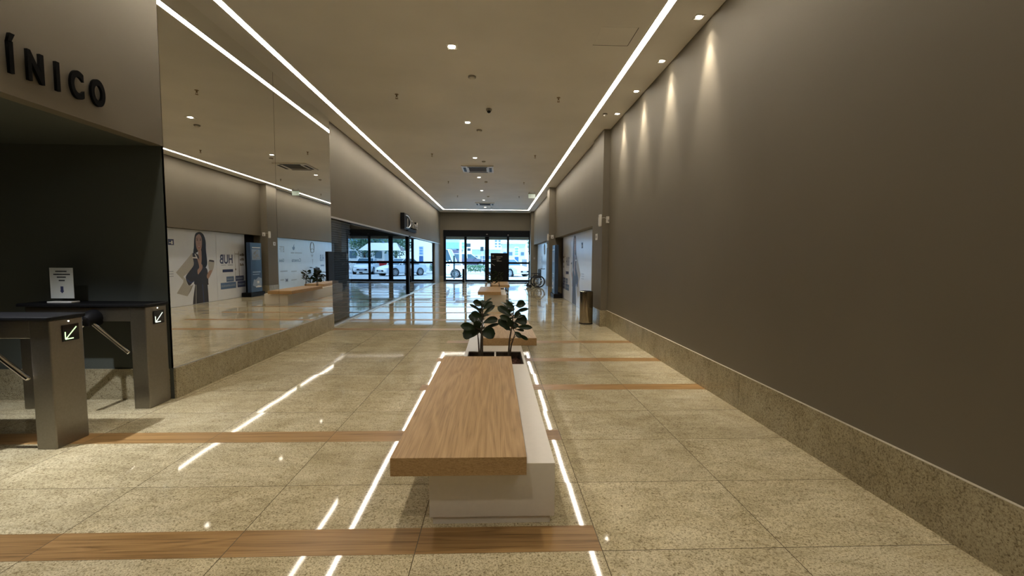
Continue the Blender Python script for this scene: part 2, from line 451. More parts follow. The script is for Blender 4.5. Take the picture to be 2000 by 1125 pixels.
# roller shutter slats inside the window
rs = thing('roller_shutter', 'dark horizontal-slat shutter behind the shop glass, right after the mirror', 'shutter', (XG - .06, 10.1, 0))
mb = MB()
for i in range(44): mb.box(XG - .11, XG - .075 + .012 * (i % 2), 9.3, 10.95, .06 + i * .051, .06 + i * .051 + .041)
mb.build('slats', 'shutter_slat', rs, True)
MB().box(XG - .12, XG - .06, 9.28, 10.97, 2.31, 2.339).build('shutter_box', 'black', rs, True)
MB().box(XG - .12, XG - .06, 10.951, 11.0, .02, 2.309).build('guide_rail', 'black', rs, True)

# ================================================================== MIRRORS
for a, b, lb in ((4.645, 6.918, 'tall wall mirror panel beside the turnstiles'), (6.924, 9.15, 'tall wall mirror panel next to the shop window')):
    r = thing('wall_mirror', lb, 'mirror', (XM, (a + b) / 2, .327))
    MB().box(XM - .004, XM, a, b, .327, HC - .004).build('mirror_glass', 'mirror', r, True)
    MB().box(XM - .02, XM - .0045, a, b, .327, HC - .004).build('backing', 'black', r, True)
tag(MB().box(XM + .001, XM + .03, 8.88, 9.20, 1.01, 1.60).build('wall_screen', 'black', bevel=.006),
    'black slab screen fixed at the far edge of the mirror', 'screen')

# ================================================================== LIGHTS
def led(label, x0, x1, y0, y1):
    r = thing('linear_light', label, 'light', ((x0 + x1) / 2, (y0 + y1) / 2, HC))
    MB().box(x0 + .006, x1 - .006, y0 + .006, y1 - .006, HC - .004, HC - .0005).build('diffuser', 'led', r, True)
    mb = MB(); e = .006
    mb.box(x0, x0 + e, y0, y1, HC - .007, HC - .0004); mb.box(x1 - e, x1, y0, y1, HC - .007, HC - .0004)
    mb.box(x0 + e, x1 - e, y0, y0 + e, HC - .007, HC - .0004); mb.box(x0 + e, x1 - e, y1 - e, y1, HC - .007, HC - .0004)
    mb.build('channel_edge', 'white_plastic', r, True)
led('long white light line in the ceiling along the right wall', 1.83, 1.925, YB + .3, 25.62)
led('long white light line in the ceiling along the mirror side', -3.07, -2.975, 1.2, 25.62)
led('short white light line across the ceiling before the doors', -3.07, 1.925, 25.63, 25.72)

def spot(parent, energy, angle, blend, z=-.03, col=(1, .90, .76), aim=(0, 0, -1), r=.03):
    l = bpy.data.lights.new('downlight_lamp', 'SPOT'); l.energy = energy; l.color = col
    l.spot_size = math.radians(angle); l.spot_blend = blend; l.shadow_soft_size = r
    o = bpy.data.objects.new('downlight_lamp', l); C.objects.link(o); o.parent = parent; o.location = (0, 0, z)
    o.rotation_euler = Vector(aim).to_track_quat('-Z', 'Y').to_euler(); return o
def downlight(name, label, loc, s, lens, group=None, lensmat='lens', rz=0.):
    r = thing(name, label, 'light', loc, rz, group); e = s / 2; i = s * .36
    mb = MB()
    mb.box(-e, e, -e, -i, -.008, -.0005); mb.box(-e, e, i, e, -.008, -.0005); mb.box(-e, -i, -i, i, -.008, -.0005); mb.box(i, e, -i, i, -.008, -.0005)
    mb.build('square_trim', 'white_plastic', r, bevel=.002)
    MB().lathe([(lens, -.0045), (lens, -.001)], seg=24).build('lens', lensmat, r)
    MB().lathe([(i * 1.30, -.0012), (i * 1.30, -.0006)], seg=24).build('reflector', 'chrome', r)
    return r
cent = [6.0, 9.24, 12.45, 15.4, 18.4, 21.4, 24.4]
ordl = ['square ceiling downlight nearest the viewer on the hall centre line', 'second ceiling downlight from the viewer, before the camera dome pair',
        'third centre ceiling downlight, on the near side of the near air conditioner', 'fourth centre ceiling downlight, just past the near air conditioner',
        'fifth centre ceiling downlight, midway between the two air conditioners', 'sixth centre ceiling downlight, on the near side of the far air conditioner', 'last centre ceiling downlight, past the far air conditioner']
for y, lb in zip(cent, ordl):
    r = downlight('ceiling_downlight', lb, (-.59, y, HC), .15, .046, 'centre ceiling downlights')
    spot(r, 64, 95, .6)
for y, lb in ((2.9, 'square ceiling downlight overhead, out of the picture above the near bench'), (-.2, 'square ceiling downlight overhead where the viewer stands')):
    r = downlight('ceiling_downlight', lb, (-.59, y, HC), .15, .046, 'centre ceiling downlights')
    spot(r, 120 if y > 0 else 95, 95, .6, r=.09)
wash = [5.14, 6.267, 7.385, 8.524]
for y, lb in zip(wash, ['wall washer downlight nearest the viewer above the right wall', 'second wall washer downlight from the viewer above the right wall',
                        'third wall washer downlight from the viewer above the right wall', 'wall washer downlight closest to the first pillar']):
    r = downlight('wall_washer', lb, (2.31, y, HC), .115, .034, 'wall washers over the right wall')
    spot(r, 135, 46, 1.0, aim=(.12, 0, -1), r=.02)
    spot(r, 16, 78, 1.0, aim=(.20, 0, -1), r=.02)
r = downlight('lobby_downlight', 'ceiling downlight inside the dark turnstile lobby', (-3.85, 3.15, 2.60), .12, .04, lensmat='lens_cool')
spot(r, 250, 100, 1., col=(.95, .97, 1.0))

# ================================================================== CEILING FITTINGS
def smoke(label, x, y, k=1.):
    r = thing('smoke_detector', label, 'smoke detector', (x, y, HC), 0, 'ceiling smoke detectors')
    MB().lathe([(.06 * k, -.0005), (.062 * k, -.018), (.05 * k, -.022)], seg=24).build('base', 'grey_plastic', r, smooth=True)
    MB().lathe([(.042 * k, -.022), (.042 * k, -.03), (.034 * k, -.045), (.01, -.05)], seg=24).build('sensing_head', 'white_plastic', r, smooth=True)
smoke('smoke detector nearest the viewer, between the first two downlights', -.375, 6.94)
smoke('smoke detector just past the second downlight', -.37, 9.77)
smoke('smoke detector beside the third downlight', -.36, 12.87, .9)
smoke('smoke detector past the fourth downlight', -.37, 16.3, .9)
smoke('smoke detector past the fifth downlight', -.355, 20.1, .9)
smoke('smoke detector beside the last downlight', -.25, 24.3, .9)
smoke('small round detector beside the last wall washer', 2.08, 8.54, .7)
r = thing('camera_dome', 'small dome security camera with a black eye on the ceiling', 'camera', (-.14, 8.4, HC))
MB().lathe([(.055, -.0005), (.055, -.03), (.048, -.036)], seg=24).build('housing', 'grey_plastic', r, smooth=True)
MB().lathe([(.036, -.036), (.034, -.055), (.022, -.071), (.004, -.078)], seg=24).build('dome', 'black_gloss', r, smooth=True)
sprk = [(-1.70, 7.75, 'left one of the sprinkler pair nearest the viewer'), (1.07, 7.75, 'right one of the sprinkler pair nearest the viewer'),
        (-1.72, 12.05, 'left one of the second sprinkler pair'), (1.05, 12.05, 'right one of the second sprinkler pair'),
        (-1.74, 16.3, 'left one of the third sprinkler pair'), (1.02, 16.3, 'right one of the third sprinkler pair'),
        (-1.73, 20.0, 'left one of the sprinkler pair farthest away'), (1.04, 20.0, 'right one of the sprinkler pair farthest away')]
first = None
for x, y, lb in sprk:
    if first is None:
        first = thing('fire_sprinkler', lb + ', hanging from the ceiling', 'sprinkler', (x, y, HC), 0, 'ceiling fire sprinklers')
        MB().lathe([(.032, -.0005), (.032, -.006), (.014, -.010)], seg=16).build('rosette', 'brass', first, smooth=True)
        MB().lathe([(.012, -.01), (.012, -.04), (.007, -.043)], seg=12).build('body', 'brass', first, smooth=True)
        MB().tube([(-.011, 0, -.035), (-.016, 0, -.055), (0, 0, -.07), (.016, 0, -.055), (.011, 0, -.035)], .003, 6).build('yoke', 'brass', first, smooth=True)
        MB().lathe([(.024, -.07), (.024, -.074)], seg=16).build('deflector', 'brass', first)
    else: dup(first, (x, y, HC), label=lb + ', hanging from the ceiling')
# air-conditioner cassettes
def cassette(label, x, y):
    r = thing('air_conditioner', label, 'air conditioner', (x, y, HC), 0, 'ceiling air conditioner cassettes')
    h = .49
    mb = MB()   # flat panel with a square opening
    for (a, b, c, d) in ((-h, h, -h, -.31), (-h, h, .31, h), (-h, -.31, -.31, .31), (.31, h, -.31, .31)): mb.box(a, b, c, d, -.035, -.0005)
    mb.build('panel', 'white_plastic', r, bevel=.006)
    for k in range(4):
        mb = MB(); mb.box(-.30, .30, -.435, -.355, -.042, -.0352)
        o = mb.build('air_vane', 'black', r); o.rotation_euler = (0, 0, k * PI / 2)
    mb = MB(); mb.box(-.308, .308, -.308, .308, -.026, -.001)
    g = mb.build('return_grille', 'grey_plastic', r)
    mb = MB()
    for k in range(15): mb.box(-.27, .27, -.26 + k * .036, -.26 + k * .036 + .016, -.036, -.027)
    mb.build('grille_bars', 'dark_grille', g)
    for s1 in (-1, 1): MB().box(s1 * .27, s1 * .308, -.308, .308, -.036, -.0265).build('grille_edge', 'white_plastic', g)
cassette('near square air conditioner cassette on the ceiling', -.57, 13.95)
cassette('far square air conditioner cassette on the ceiling', -.57, 22.9)
# exit sign hung from the ceiling
r = thing('exit_sign', 'small green illuminated exit sign hanging by the right light line', 'sign', (1.50, 18.55, HC))
for a in (-.1, .1): MB().tube([(a, 0, -.0005), (a, 0, -.05)], .006).build('hanger_rod', 'grey_plastic', r)
MB().box(-.15, .15, -.03, .03, -.10, -.05).build('housing', 'grey_plastic', r, bevel=.005)
pn = MB().box(-.145, .145, -.008, .008, -.27, -.10).build('panel', 'exit_green', r)
pn['label'] = 'green glowing panel'
mb = MB()
for s in (1,):
    mb.prism([(-.11, -.0085, -.185), (-.06, -.0085, -.145), (-.06, -.0085, -.172), (.0, -.0085, -.172), (.0, -.0085, -.198), (-.06, -.0085, -.198), (-.06, -.0085, -.225)], (0, -.001, 0))
    mb.box(.03, .045, -.0095, -.0085, -.24, -.14); mb.box(.045, .10, -.0095, -.0085, -.15, -.14); mb.box(.10, .112, -.0095, -.0085, -.24, -.14)
mb.build('pictogram', 'print_white', pn)
# access hatch
r = thing('access_hatch', 'flush square access hatch outlined in the ceiling near the right light line', 'hatch', (1.475, 5.63, HC))
MB().box(-.222, .222, -.222, .222, -.003, -.0006).build('hatch_panel', 'ceiling', r)
mb = MB(); mb.box(-.228, .228, .222, .230, -.0035, -.0004); mb.box(.222, .230, -.222, .222, -.0035, -.0004)
mb.build('gap', 'black', r)

# ================================================================== ENTRANCE DOORS
d1 = bpy.data.objects.new('door_1', None); C.objects.link(d1); d1['kind'] = 'structure'; d1.location = (-.5, YE, 0)
yf0, yf1 = YE - .02, YE + .10
MB().box(-3.22, 2.2, yf0 - .1, yf1, 2.78, 3.17).build('header', 'black_frame', d1, True, bevel=.01)
MB().box(-3.22, -3.08, yf0, yf1, 0, 2.78).build('jamb', 'black_frame', d1, True, bevel=.006)
MB().box(2.04, 2.2, yf0, yf1, 0, 2.78).build('jamb', 'black_frame', d1, True, bevel=.006)
stiles = [(-1.945, -1.80), (-.67, -.42), (.69, .82)]
for a, b in stiles: MB().box(a, b, yf0, yf1, .001, 2.779).build('stile', 'black_frame', d1, True, bevel=.006)
edges = [-3.08, -1.945, -1.80, -.67, -.42, .69, .82, 2.04]
for k in range(4):
    a, b = edges[2 * k], edges[2 * k + 1]
    MB().box(a, b, yf0 + .02, yf0 + .08, 1.115, 1.235).build('rail', 'black_frame', d1, True)
    MB().box(a, b, yf0 + .02, yf0 + .08, .001, .13).build('bottom_rail', 'black_frame', d1, True)
    MB().box(a, b, yf0 + .045, yf0 + .053, .13, 2.78).build('glass_pane', 'door_glass', d1, True)
MB().box(-.60, -.50, yf0 - .13, yf0 - .1, 2.90, 2.95).build('motion_sensor', 'grey_plastic', d1, True, bevel=.005)
MB().box(.72, .79, yf0 - .13, yf0 - .1, 2.86, 2.92).build('motion_sensor', 'grey_plastic', d1, True, bevel=.005)
struct(MB().box(-3.2, 2.2, YE + .36, YE + .75, 2.62, 3.4).build('trim_canopy', 'building_white'))
struct(MB().box(-3.0, 2.0, 26.72, 27.15, .0005, .006).build('trim_doormat', 'steel_pale'))
tag(MB().box(2.06, 2.165, YE - .06, YE - .022, 1.29, 1.70).build('door_control_box', 'white_plastic', bevel=.008), 'white control box on the right door jamb', 'control box')
tag(MB().box(2.27, 2.36, 26.325, 26.349, 1.42, 1.54).build('wall_switch', 'grey_plastic', bevel=.004), 'grey switch plate on the end pillar beside the wheelchair', 'switch')

# ================================================================== LETTERING ON THE FASCIA, SHOP SIGN
ls = thing('wall_lettering', 'raised black letters on the fascia over the turnstiles', 'lettering', (XM, 3.6, 2.75))
for ch, y, bw in (('\u00cd', 3.238, .5), ('N', 3.40, .8), ('I', 3.56, .5), ('C', 3.715, .8), ('O', 3.90, .8)):
    text('letter', ch, .285, 'letter', (XM, y, 2.752), (0, 1, 0), (0, 0, 1), ls, .022, 'CENTER', .56, .011, .012)
ss = thing('shop_sign', 'black dimensional shop sign with a round emblem on the upper left wall', 'sign', (XL, 17.2, 2.75))
mb = MB(); prof = []
for k in range(21):
    th = -PI / 2 + PI * k / 20; prof.append((16.55 + .75 * math.cos(th), 2.80 + .285 * math.sin(th)))
pts = [(XL + .01, 15.95, 3.085)] + [(XL + .01, y, z) for y, z in reversed(prof)] + [(XL + .01, 15.95, 2.515)]
mb.prism(pts, (.14, 0, 0)); mb.build('emblem_backing', 'black', ss, True, bevel=.01)
mb = MB(); path = [(XL + .155, 16.2, 2.58)] + [(XL + .155, 16.45 + .62 * math.cos(t_), 2.80 + .22 * math.sin(t_)) for t_ in [(-PI / 2 + PI * k / 16) for k in range(17)]] + [(XL + .155, 16.2, 3.02)]
mb.tube(path, .02, 8); mb.build('emblem_ring', 'steel_pale', ss, True, smooth=True)
MB().tube([(XL + .155, 16.5, 2.60), (XL + .155, 16.5, 2.92)], .016, 8).build('emblem_bar', 'steel_pale', ss, True, smooth=True)
text('lettering', 'Panvel', .40, 'steel_pale', (XL, 17.42, 2.66), (0, 1, 0), (0, 0, 1), ss, .03, 'LEFT', 1.35, .006, .09)
text('lettering_edge', 'Panvel', .40, 'black', (XL, 17.42, 2.66), (0, 1, 0), (0, 0, 1), ss, .085, 'LEFT', 1.35, .02, .002)
MB().box(XL + .005, XL + .10, 16.9, 18.6, 2.50, 2.60).build('tagline_bar', 'black', ss, True, bevel=.005)

# ================================================================== HOARDINGS (seen along the wall and in the mirror)
def quadprint(mb, X, y0, z0, y1, z1, d=.0012): mb.box(X - d, X, y0, y1, z0, z1)
def poly(mb, X, pts, d): mb.face([(X - d, y, z) for y, z in pts])
HX = 2.55
hp = thing('hoarding', 'white hoarding panel printed with a long-haired woman carrying a bag and cup', 'hoarding', (HX, 12.7, 0))
MB().box(HX, HX + .05, 10.52, 14.945, .004, 2.282).build('board', 'hoarding', hp, True)
mb = MB()
W = dict(
 hair=[(13.972,2.161),(14.068,2.217),(14.183,2.236),(14.297,2.204),(14.378,2.131),(14.446,1.952),(14.442,1.691),(14.467,1.456),(14.472,1.22),(14.345,1.091),(14.229,1.12),(14.184,1.327),(14.143,1.583),(14.089,1.634),(13.973,1.582),(13.852,1.593),(13.884,1.756),(13.914,2.008)],
 face=[(14.025,2.114),(14.141,2.17),(14.232,2.112),(14.268,1.972),(14.24,1.765),(14.176,1.632),(14.098,1.621),(14.01,1.721),(13.976,1.884),(13.982,2.036)],
 neck=[(14.089,1.647),(14.207,1.687),(14.226,1.533),(14.212,1.326),(14.155,1.173),(14.104,1.276),(14.062,1.506)],
 torso=[(13.813,1.555),(13.888,1.593),(14.081,1.506),(14.123,1.276),(14.232,1.172),(14.444,1.089),(14.493,.903),(14.497,.638),(14.452,.561),(13.874,.597),(13.827,.726),(13.674,.61),(13.568,.616),(13.489,.769),(13.478,.867),(13.591,.986),(13.838,1.204),(13.825,1.405)],
 hand=[(14.01,1.404),(14.035,1.427),(14.06,1.38),(14.085,1.42),(14.105,1.35),(14.125,1.302),(14.178,1.224),(14.235,1.21),(14.228,1.094),(14.104,.969),(14.018,.921),(14.003,1.049),(14.085,1.123),(14.065,1.251)],
 skirt=[(13.876,.622),(14.453,.588),(14.474,.268),(14.478,.008),(13.74,.008),(13.765,.201),(13.828,.448)],
 arm=[(14.43,.853),(14.582,1.032),(14.751,1.081),(14.68,.949),(14.504,.757)],
 cup=[(14.561,1.35),(14.817,1.335),(14.806,1.161),(14.749,1.054),(14.582,1.032),(14.53,1.166)],
 lid=[(14.583,1.369),(14.826,1.343),(14.822,1.29),(14.571,1.316)],
 bag=[(13.8,1.58),(13.966,1.468),(13.837,1.179),(13.554,.963),(13.375,.872),(13.351,.776),(13.081,1.003)],
 bag2=[(13.375,.872),(13.489,.769),(13.532,.618),(13.709,.582),(13.511,.274),(13.076,.396),(13.364,.702)],
 side=[(13.511,.274),(13.709,.582),(13.8,.62),(13.66,.42)],
 strap=[(13.799,1.455),(14.021,1.45),(14.018,1.41),(13.797,1.42)],
 strap2=[(13.897,1.556),(13.945,1.551),(14.037,1.404),(13.988,1.405)],
 mouth=[(14.057,1.791),(14.116,1.78),(14.175,1.799),(14.152,1.742),(14.084,1.741)],
 teeth=[(14.075,1.786),(14.116,1.777),(14.16,1.789),(14.14,1.762),(14.09,1.762)],
 eye=[(14.017,1.985),(14.05,2.0),(14.085,1.988),(14.05,1.97)], eye2=[(14.161,1.99),(14.195,2.008),(14.23,1.992),(14.195,1.976)],
 brow=[(14.005,2.02),(14.09,2.03),(14.09,2.042),(14.005,2.034)], brow2=[(14.155,2.032),(14.24,2.026),(14.24,2.038),(14.155,2.044)],
 nose=[(14.11,1.86),(14.14,1.86),(14.125,1.885)], fold=[(13.90,.6),(13.93,.6),(13.90,.01),(13.86,.01)], fold2=[(14.2,.6),(14.23,.6),(14.27,.01),(14.22,.01)],
 sleeve=[(13.52,.80),(13.70,.70),(13.83,.74),(13.82,.70),(13.68,.655),(13.53,.74)])
order = [('bag','print_bag'),('bag2','print_bag'),('side','print_bag_dark'),('hair','print_hair'),('face','print_skin'),('neck','print_skin'),('torso','print_black'),('skirt','print_black'),('fold','print_bag_dark'),('fold2','print_navy'),('sleeve','print_navy'),
         ('hand','print_skin'),('arm','print_skin'),('cup','print_bag'),('lid','print_black'),('strap','print_white'),('strap2','print_white'),('mouth','print_lip'),('teeth','print_white'),('eye','print_hair'),('eye2','print_hair'),('brow','print_hair'),('brow2','print_hair'),('nose','print_lip')]
def rounded(p, n=4):
    # closed Catmull-Rom curve through the outline
    q = []; m = len(p)
    for i in range(m):
        a, b, c, e = (Vector(p[(i + j) % m]) for j in (-1, 0, 1, 2))
        for k in range(n):
            u = k / n
            q.append(tuple(.5 * (2 * b + (c - a) * u + (2 * a - 5 * b + 4 * c - e) * u * u + (3 * b - a - 3 * c + e) * u ** 3)))
    return q
from mathutils.geometry import tessellate_polygon
soft = {'hair', 'face', 'neck', 'torso', 'hand', 'arm', 'cup', 'sleeve', 'mouth', 'eye', 'eye2'}
for k, (nm, mt) in enumerate(order):
    mb.use(mt); pts = rounded(W[nm]) if nm in soft else W[nm]
    vs3 = [Vector((HX - .0006 - .00012 * k, y, z)) for y, z in pts]
    bv = [mb.bm.verts.new(v) for v in vs3]
    for tri in tessellate_polygon([vs3]):
        try: mb.bm.faces.new([bv[i] for i in tri]).material_index = mb.m
        except ValueError: pass
pf = mb.build('printed_figure', None, hp, True); pf['label'] = 'printed picture of a long-haired woman with a bag and cup'
mb = MB(); mb.use('print_navy'); quadprint(mb, HX, 12.82, 1.796, 13.05, 1.965); mb.use('print_white'); mb.box(HX - .002, HX - .0013, 12.86, 12.97, 1.85, 1.875); mb.box(HX - .002, HX - .0013, 12.95, 13.0, 1.82, 1.92)
mb.build('printed_badge', None, hp, True)
mb = MB(); mb.use('print_grey')
for z in (1.05, .98, .91): quadprint(mb, HX, 12.6, z - .02, 12.98, z)
mb.build('printed_lines', None, hp, True)
# second board with the HUB print
hb = thing('hoarding', 'white hoarding panel printed HUB with navy bars, beside the blue totem', 'hoarding', (HX, 15.9, 0))
MB().box(HX, HX + .05, 14.957, 16.62, .004, 2.282).build('board', 'hoarding', hb, True)
text('printed_word', 'HUB', .43, 'print_navy', (HX, 15.50, 1.24), (0, -1, 0), (0, 0, 1), hb, .001, 'CENTER', .86, .009)
mb = MB(); mb.use('print_grey'); quadprint(mb, HX, 15.57, 1.165, 15.86, 1.195); quadprint(mb, HX, 15.2, 1.17, 15.45, 1.19); mb.build('printed_lines', None, hb, True)
mb = MB(); mb.use('print_navy'); quadprint(mb, HX, 15.259, .935, 15.859, 1.033); mb.build('printed_bar', None, hb, True)
for y0, y1, z0, z1, mt in ((15.457, 15.887, .60, .782, 'print_blue'), (15.982, 16.50, .60, .785, 'print_navy'), (15.129, 16.005, .36, .58, 'print_blue'), (16.095, 16.60, .37, .585, 'print_navy')):
    o = MB().box(HX - .0012, HX, y0, y1, z0, z1).build('printed_button', mt, hb, True)
    mb = MB(); m_ = (z0 + z1) / 2
    n = max(2, int((y1 - y0) / .075)); random.seed(int(y0 * 100))
    for i in range(n):
        a = y0 + .05 + (y1 - y0 - .1) * i / n; mb.box(HX - .002, HX - .0013, a, a + .045, m_ - .03, m_ + .02 + random.random() * .02)
    mb.build('button_caption', 'print_grey', o, False) if False else mb.build('button_caption', 'print_grey', hb, True)
mb = MB(); mb.use('print_brown')
quadprint(mb, HX, 15.985, .78, 15.995, 1.66); quadprint(mb, HX, 16.215, .78, 16.235, 1.66); quadprint(mb, HX, 16.0, 1.56, 16.22, 1.575); quadprint(mb, HX, 15.99, .99, 16.04, 1.05)
random.seed(4)
for z, n in ((1.50, 6), (1.33, 6), (1.14, 4)):
    y = 16.29
    for i in range(n):
        w = .03 + random.random() * .02
        if y + w > 16.61: break
        quadprint(mb, HX, y, z, y + w, z + .06 + random.random() * .04); y += w + .02
mb.build('printed_lines', None, hb, True)
tag(MB().box(HX + .08, HX + .12, 16.64, 17.39, .004, 2.26).build('hoarding_end_panel', 'black', bevel=.004), 'dark end panel between the HUB hoarding and the second pillar', 'panel')
# hoarding further on, vinyl tinted with the blue of daylight
HX2 = 2.50
hc = thing('hoarding', 'hoarding tinted daylight blue, printed with rows of grey logos, behind the wheelchair', 'hoarding', (HX2, 22.2, 0))
MB().box(HX2, HX2 + .05, 18.2, 26.3, .004, 2.282).build('board', 'hoarding_daylight_tint', hc, True)
text('printed_word', 'HUB', .47, 'print_blue', (HX2, 23.70, 1.265), (0, -1, 0), (0, 0, 1), hc, .001, 'CENTER', .60, .012)
text('printed_logo', 'Conecta', .22, 'print_blue', (HX2, 20.70, 1.25), (0, -1, 0), (0, 0, 1), hc, .001, 'CENTER', 1.25, .004)
text('printed_logo', 'Glebel', .20, 'print_blue', (HX2, 19.30, 1.25), (0, -1, 0), (0, 0, 1), hc, .001, 'CENTER', .85, .004)
text('printed_logo', 'M', .21, 'print_navy', (HX2, 19.72, .37), (0, -1, 0), (0, 0, 1), hc, .001, 'CENTER', 1.4, .004)
text('printed_logo', 'BTF', .36, 'print_grey', (HX2, 19.35, 1.68), (0, -1, 0), (0, 0, 1), hc, .001, 'CENTER', .75, .006)
mb = MB(); mb.use('print_blue')
poly(mb, HX2, [(20.30, 1.92), (20.36, 1.80), (20.46, 1.77), (20.55, 1.83), (20.57, 1.94), (20.50, 1.92), (20.52, 2.07), (20.44, 1.98), (20.40, 1.90)], .001)
mb.build('printed_flame', None, hc, True)
for y0, y1, z in ((20.17, 20.5, 1.66), (20.56, 21.3, 1.66), (19.15, 19.8, .85), (20.16, 20.7, .82), (19.13, 19.45, .48), (20.14, 20.68, .43), (24.42, 24.9, 1.5), (24.42, 24.9, 1.3)):
    mb = MB(); quadprint(mb, HX2, y0, z - .03, y1, z + .02); mb.build('printed_line', 'print_grey', hc, True)
mb = MB(); quadprint(mb, HX2, 23.50, .985, 23.97, 1.06); mb.build('printed_bar', 'print_blue', hc, True)
mb = MB()
arc = [(HX2 - .004, 22.48 - .22 * math.cos(a), 1.95 + .25 * math.sin(a)) for a in [(-.5 + (PI + 1.) * k / 18) for k in range(19)]]
mb.tube(arc, .02, 6); mb.tube([(HX2 - .004, 22.48 + .2 * math.cos(a), 1.78 + .10 * math.sin(a)) for a in [k * 2 * PI / 16 for k in range(17)]], .018, 6)
mb.prism([(HX2 - .001, 22.31, 1.59), (HX2 - .001, 22.61, 1.59), (HX2 - .001, 22.46, 1.44)], (-.001, 0, 0)); mb.prism([(HX2 - .001, 22.44, 1.37), (HX2 - .001, 22.56, 1.37), (HX2 - .001, 22.50, 1.06)], (-.001, 0, 0))
mb.build('printed_emblem', 'print_grey', hc, True)

# ---- blue information totem by the second pillar
tt = thing('information_totem', 'tall navy information totem standing in front of the second pillar', 'totem', (2.04, 16.32, 0))
MB().box(.16, .30, .02, .78, .16, 1.99).build('body', 'totem_blue', tt, bevel=.01)
MB().box(.12, .46, -.08, .88, 0, .159).build('base', 'black', tt, bevel=.008)
o = MB().box(.157, .16, 0.12, 0.68, 1.35, 1.75).build('picture_panel', 'print_grey', tt)
MB().box(.157, .16, 0.14, 0.70, 1.79, 1.83).build('title_bar', 'print_white', tt)
mb = MB(); mb.use('print_bag_dark'); random.seed(7)
for i in range(14):
    a = 0.14 + random.random() * .46; z = 1.37 + random.random() * .32; mb.box(.155, .157, a, a + .05 + random.random() * .08, z, z + .03 + random.random() * .07)
mb.build('picture_detail', None, tt)
mb = MB(); mb.use('print_grey'); mb.box(.157, .16, 0.14, 0.68, .88, .93); mb.box(.157, .16, 0.14, 0.6, .80, .83)
poly(mb, .16, [(0.12, .42), (0.30, .36), (0.72, .36), (0.74, .66), (0.5, .72), (0.35, .62), (0.2, .64)], .003)
mb.use('print_white'); poly(mb, .159, [(0.3, .36), (0.5, .40), (0.72, .36), (0.72, .33), (0.5, .33), (0.35, .33)], .003); mb.box(.154, .156, 0.42, 0.56, .48, .57)
mb.build('printed_picture', None, tt)

# ---- emergency lamps, boxes and switches on the pillars
def pillar_kit(x, y, s, n, w):
    r = thing('emergency_lamp', 'white bar emergency lamp on the %s' % w, 'lamp', (x, y + .09, 2.33), 0, 'emergency lamps on the pillars')
    MB().box(x - .055, x - .001, y + .04, y + .14, 2.20, 2.46).build('body', 'white_plastic', r, True, bevel=.012)
    MB().box(x - .06, x - .055, y + .055, y + .125, 2.23, 2.40).build('lens', 'paper', r, True)
    r = thing('junction_box', 'small white junction box on the front of the %s' % w, 'box', (x + .13, y, 2.34), 0, 'junction boxes on the pillars')
    MB().box(x + .08, x + .18, y - .04, y - .001, 2.27, 2.41).build('body', 'white_plastic', r, True, bevel=.005)
    MB().box(x + .11, x + .15, y - .044, y - .04, 2.29, 2.34).build('socket', 'grey_plastic', r, True)
    MB().tube([(x - .03, y + .02, 2.37), (x + .03, y - .012, 2.385), (x + .081, y - .012, 2.37)], .004, 6).build('cable', 'white_plastic', r, True, smooth=True)
    r = thing('switch_plate', 'square white switch plate on the aisle side of the %s' % w, 'switch', (x, y + .5, 2.0), 0, 'switch plates on the pillars')
    MB().box(x - .014, x - .001, y + .40, y + .58, 1.92, 2.06).build('plate', 'white_plastic', r, True, bevel=.003)
    MB().box(x - .018, x - .014, y + .45, y + .53, 1.96, 2.02).build('rocker', 'grey_plastic', r, True)
pillar_kit(2.31, 9.53, 1, 1, 'pillar behind the bin')
pillar_kit(2.10, 17.4, 1, 2, 'second pillar, beside the totem')

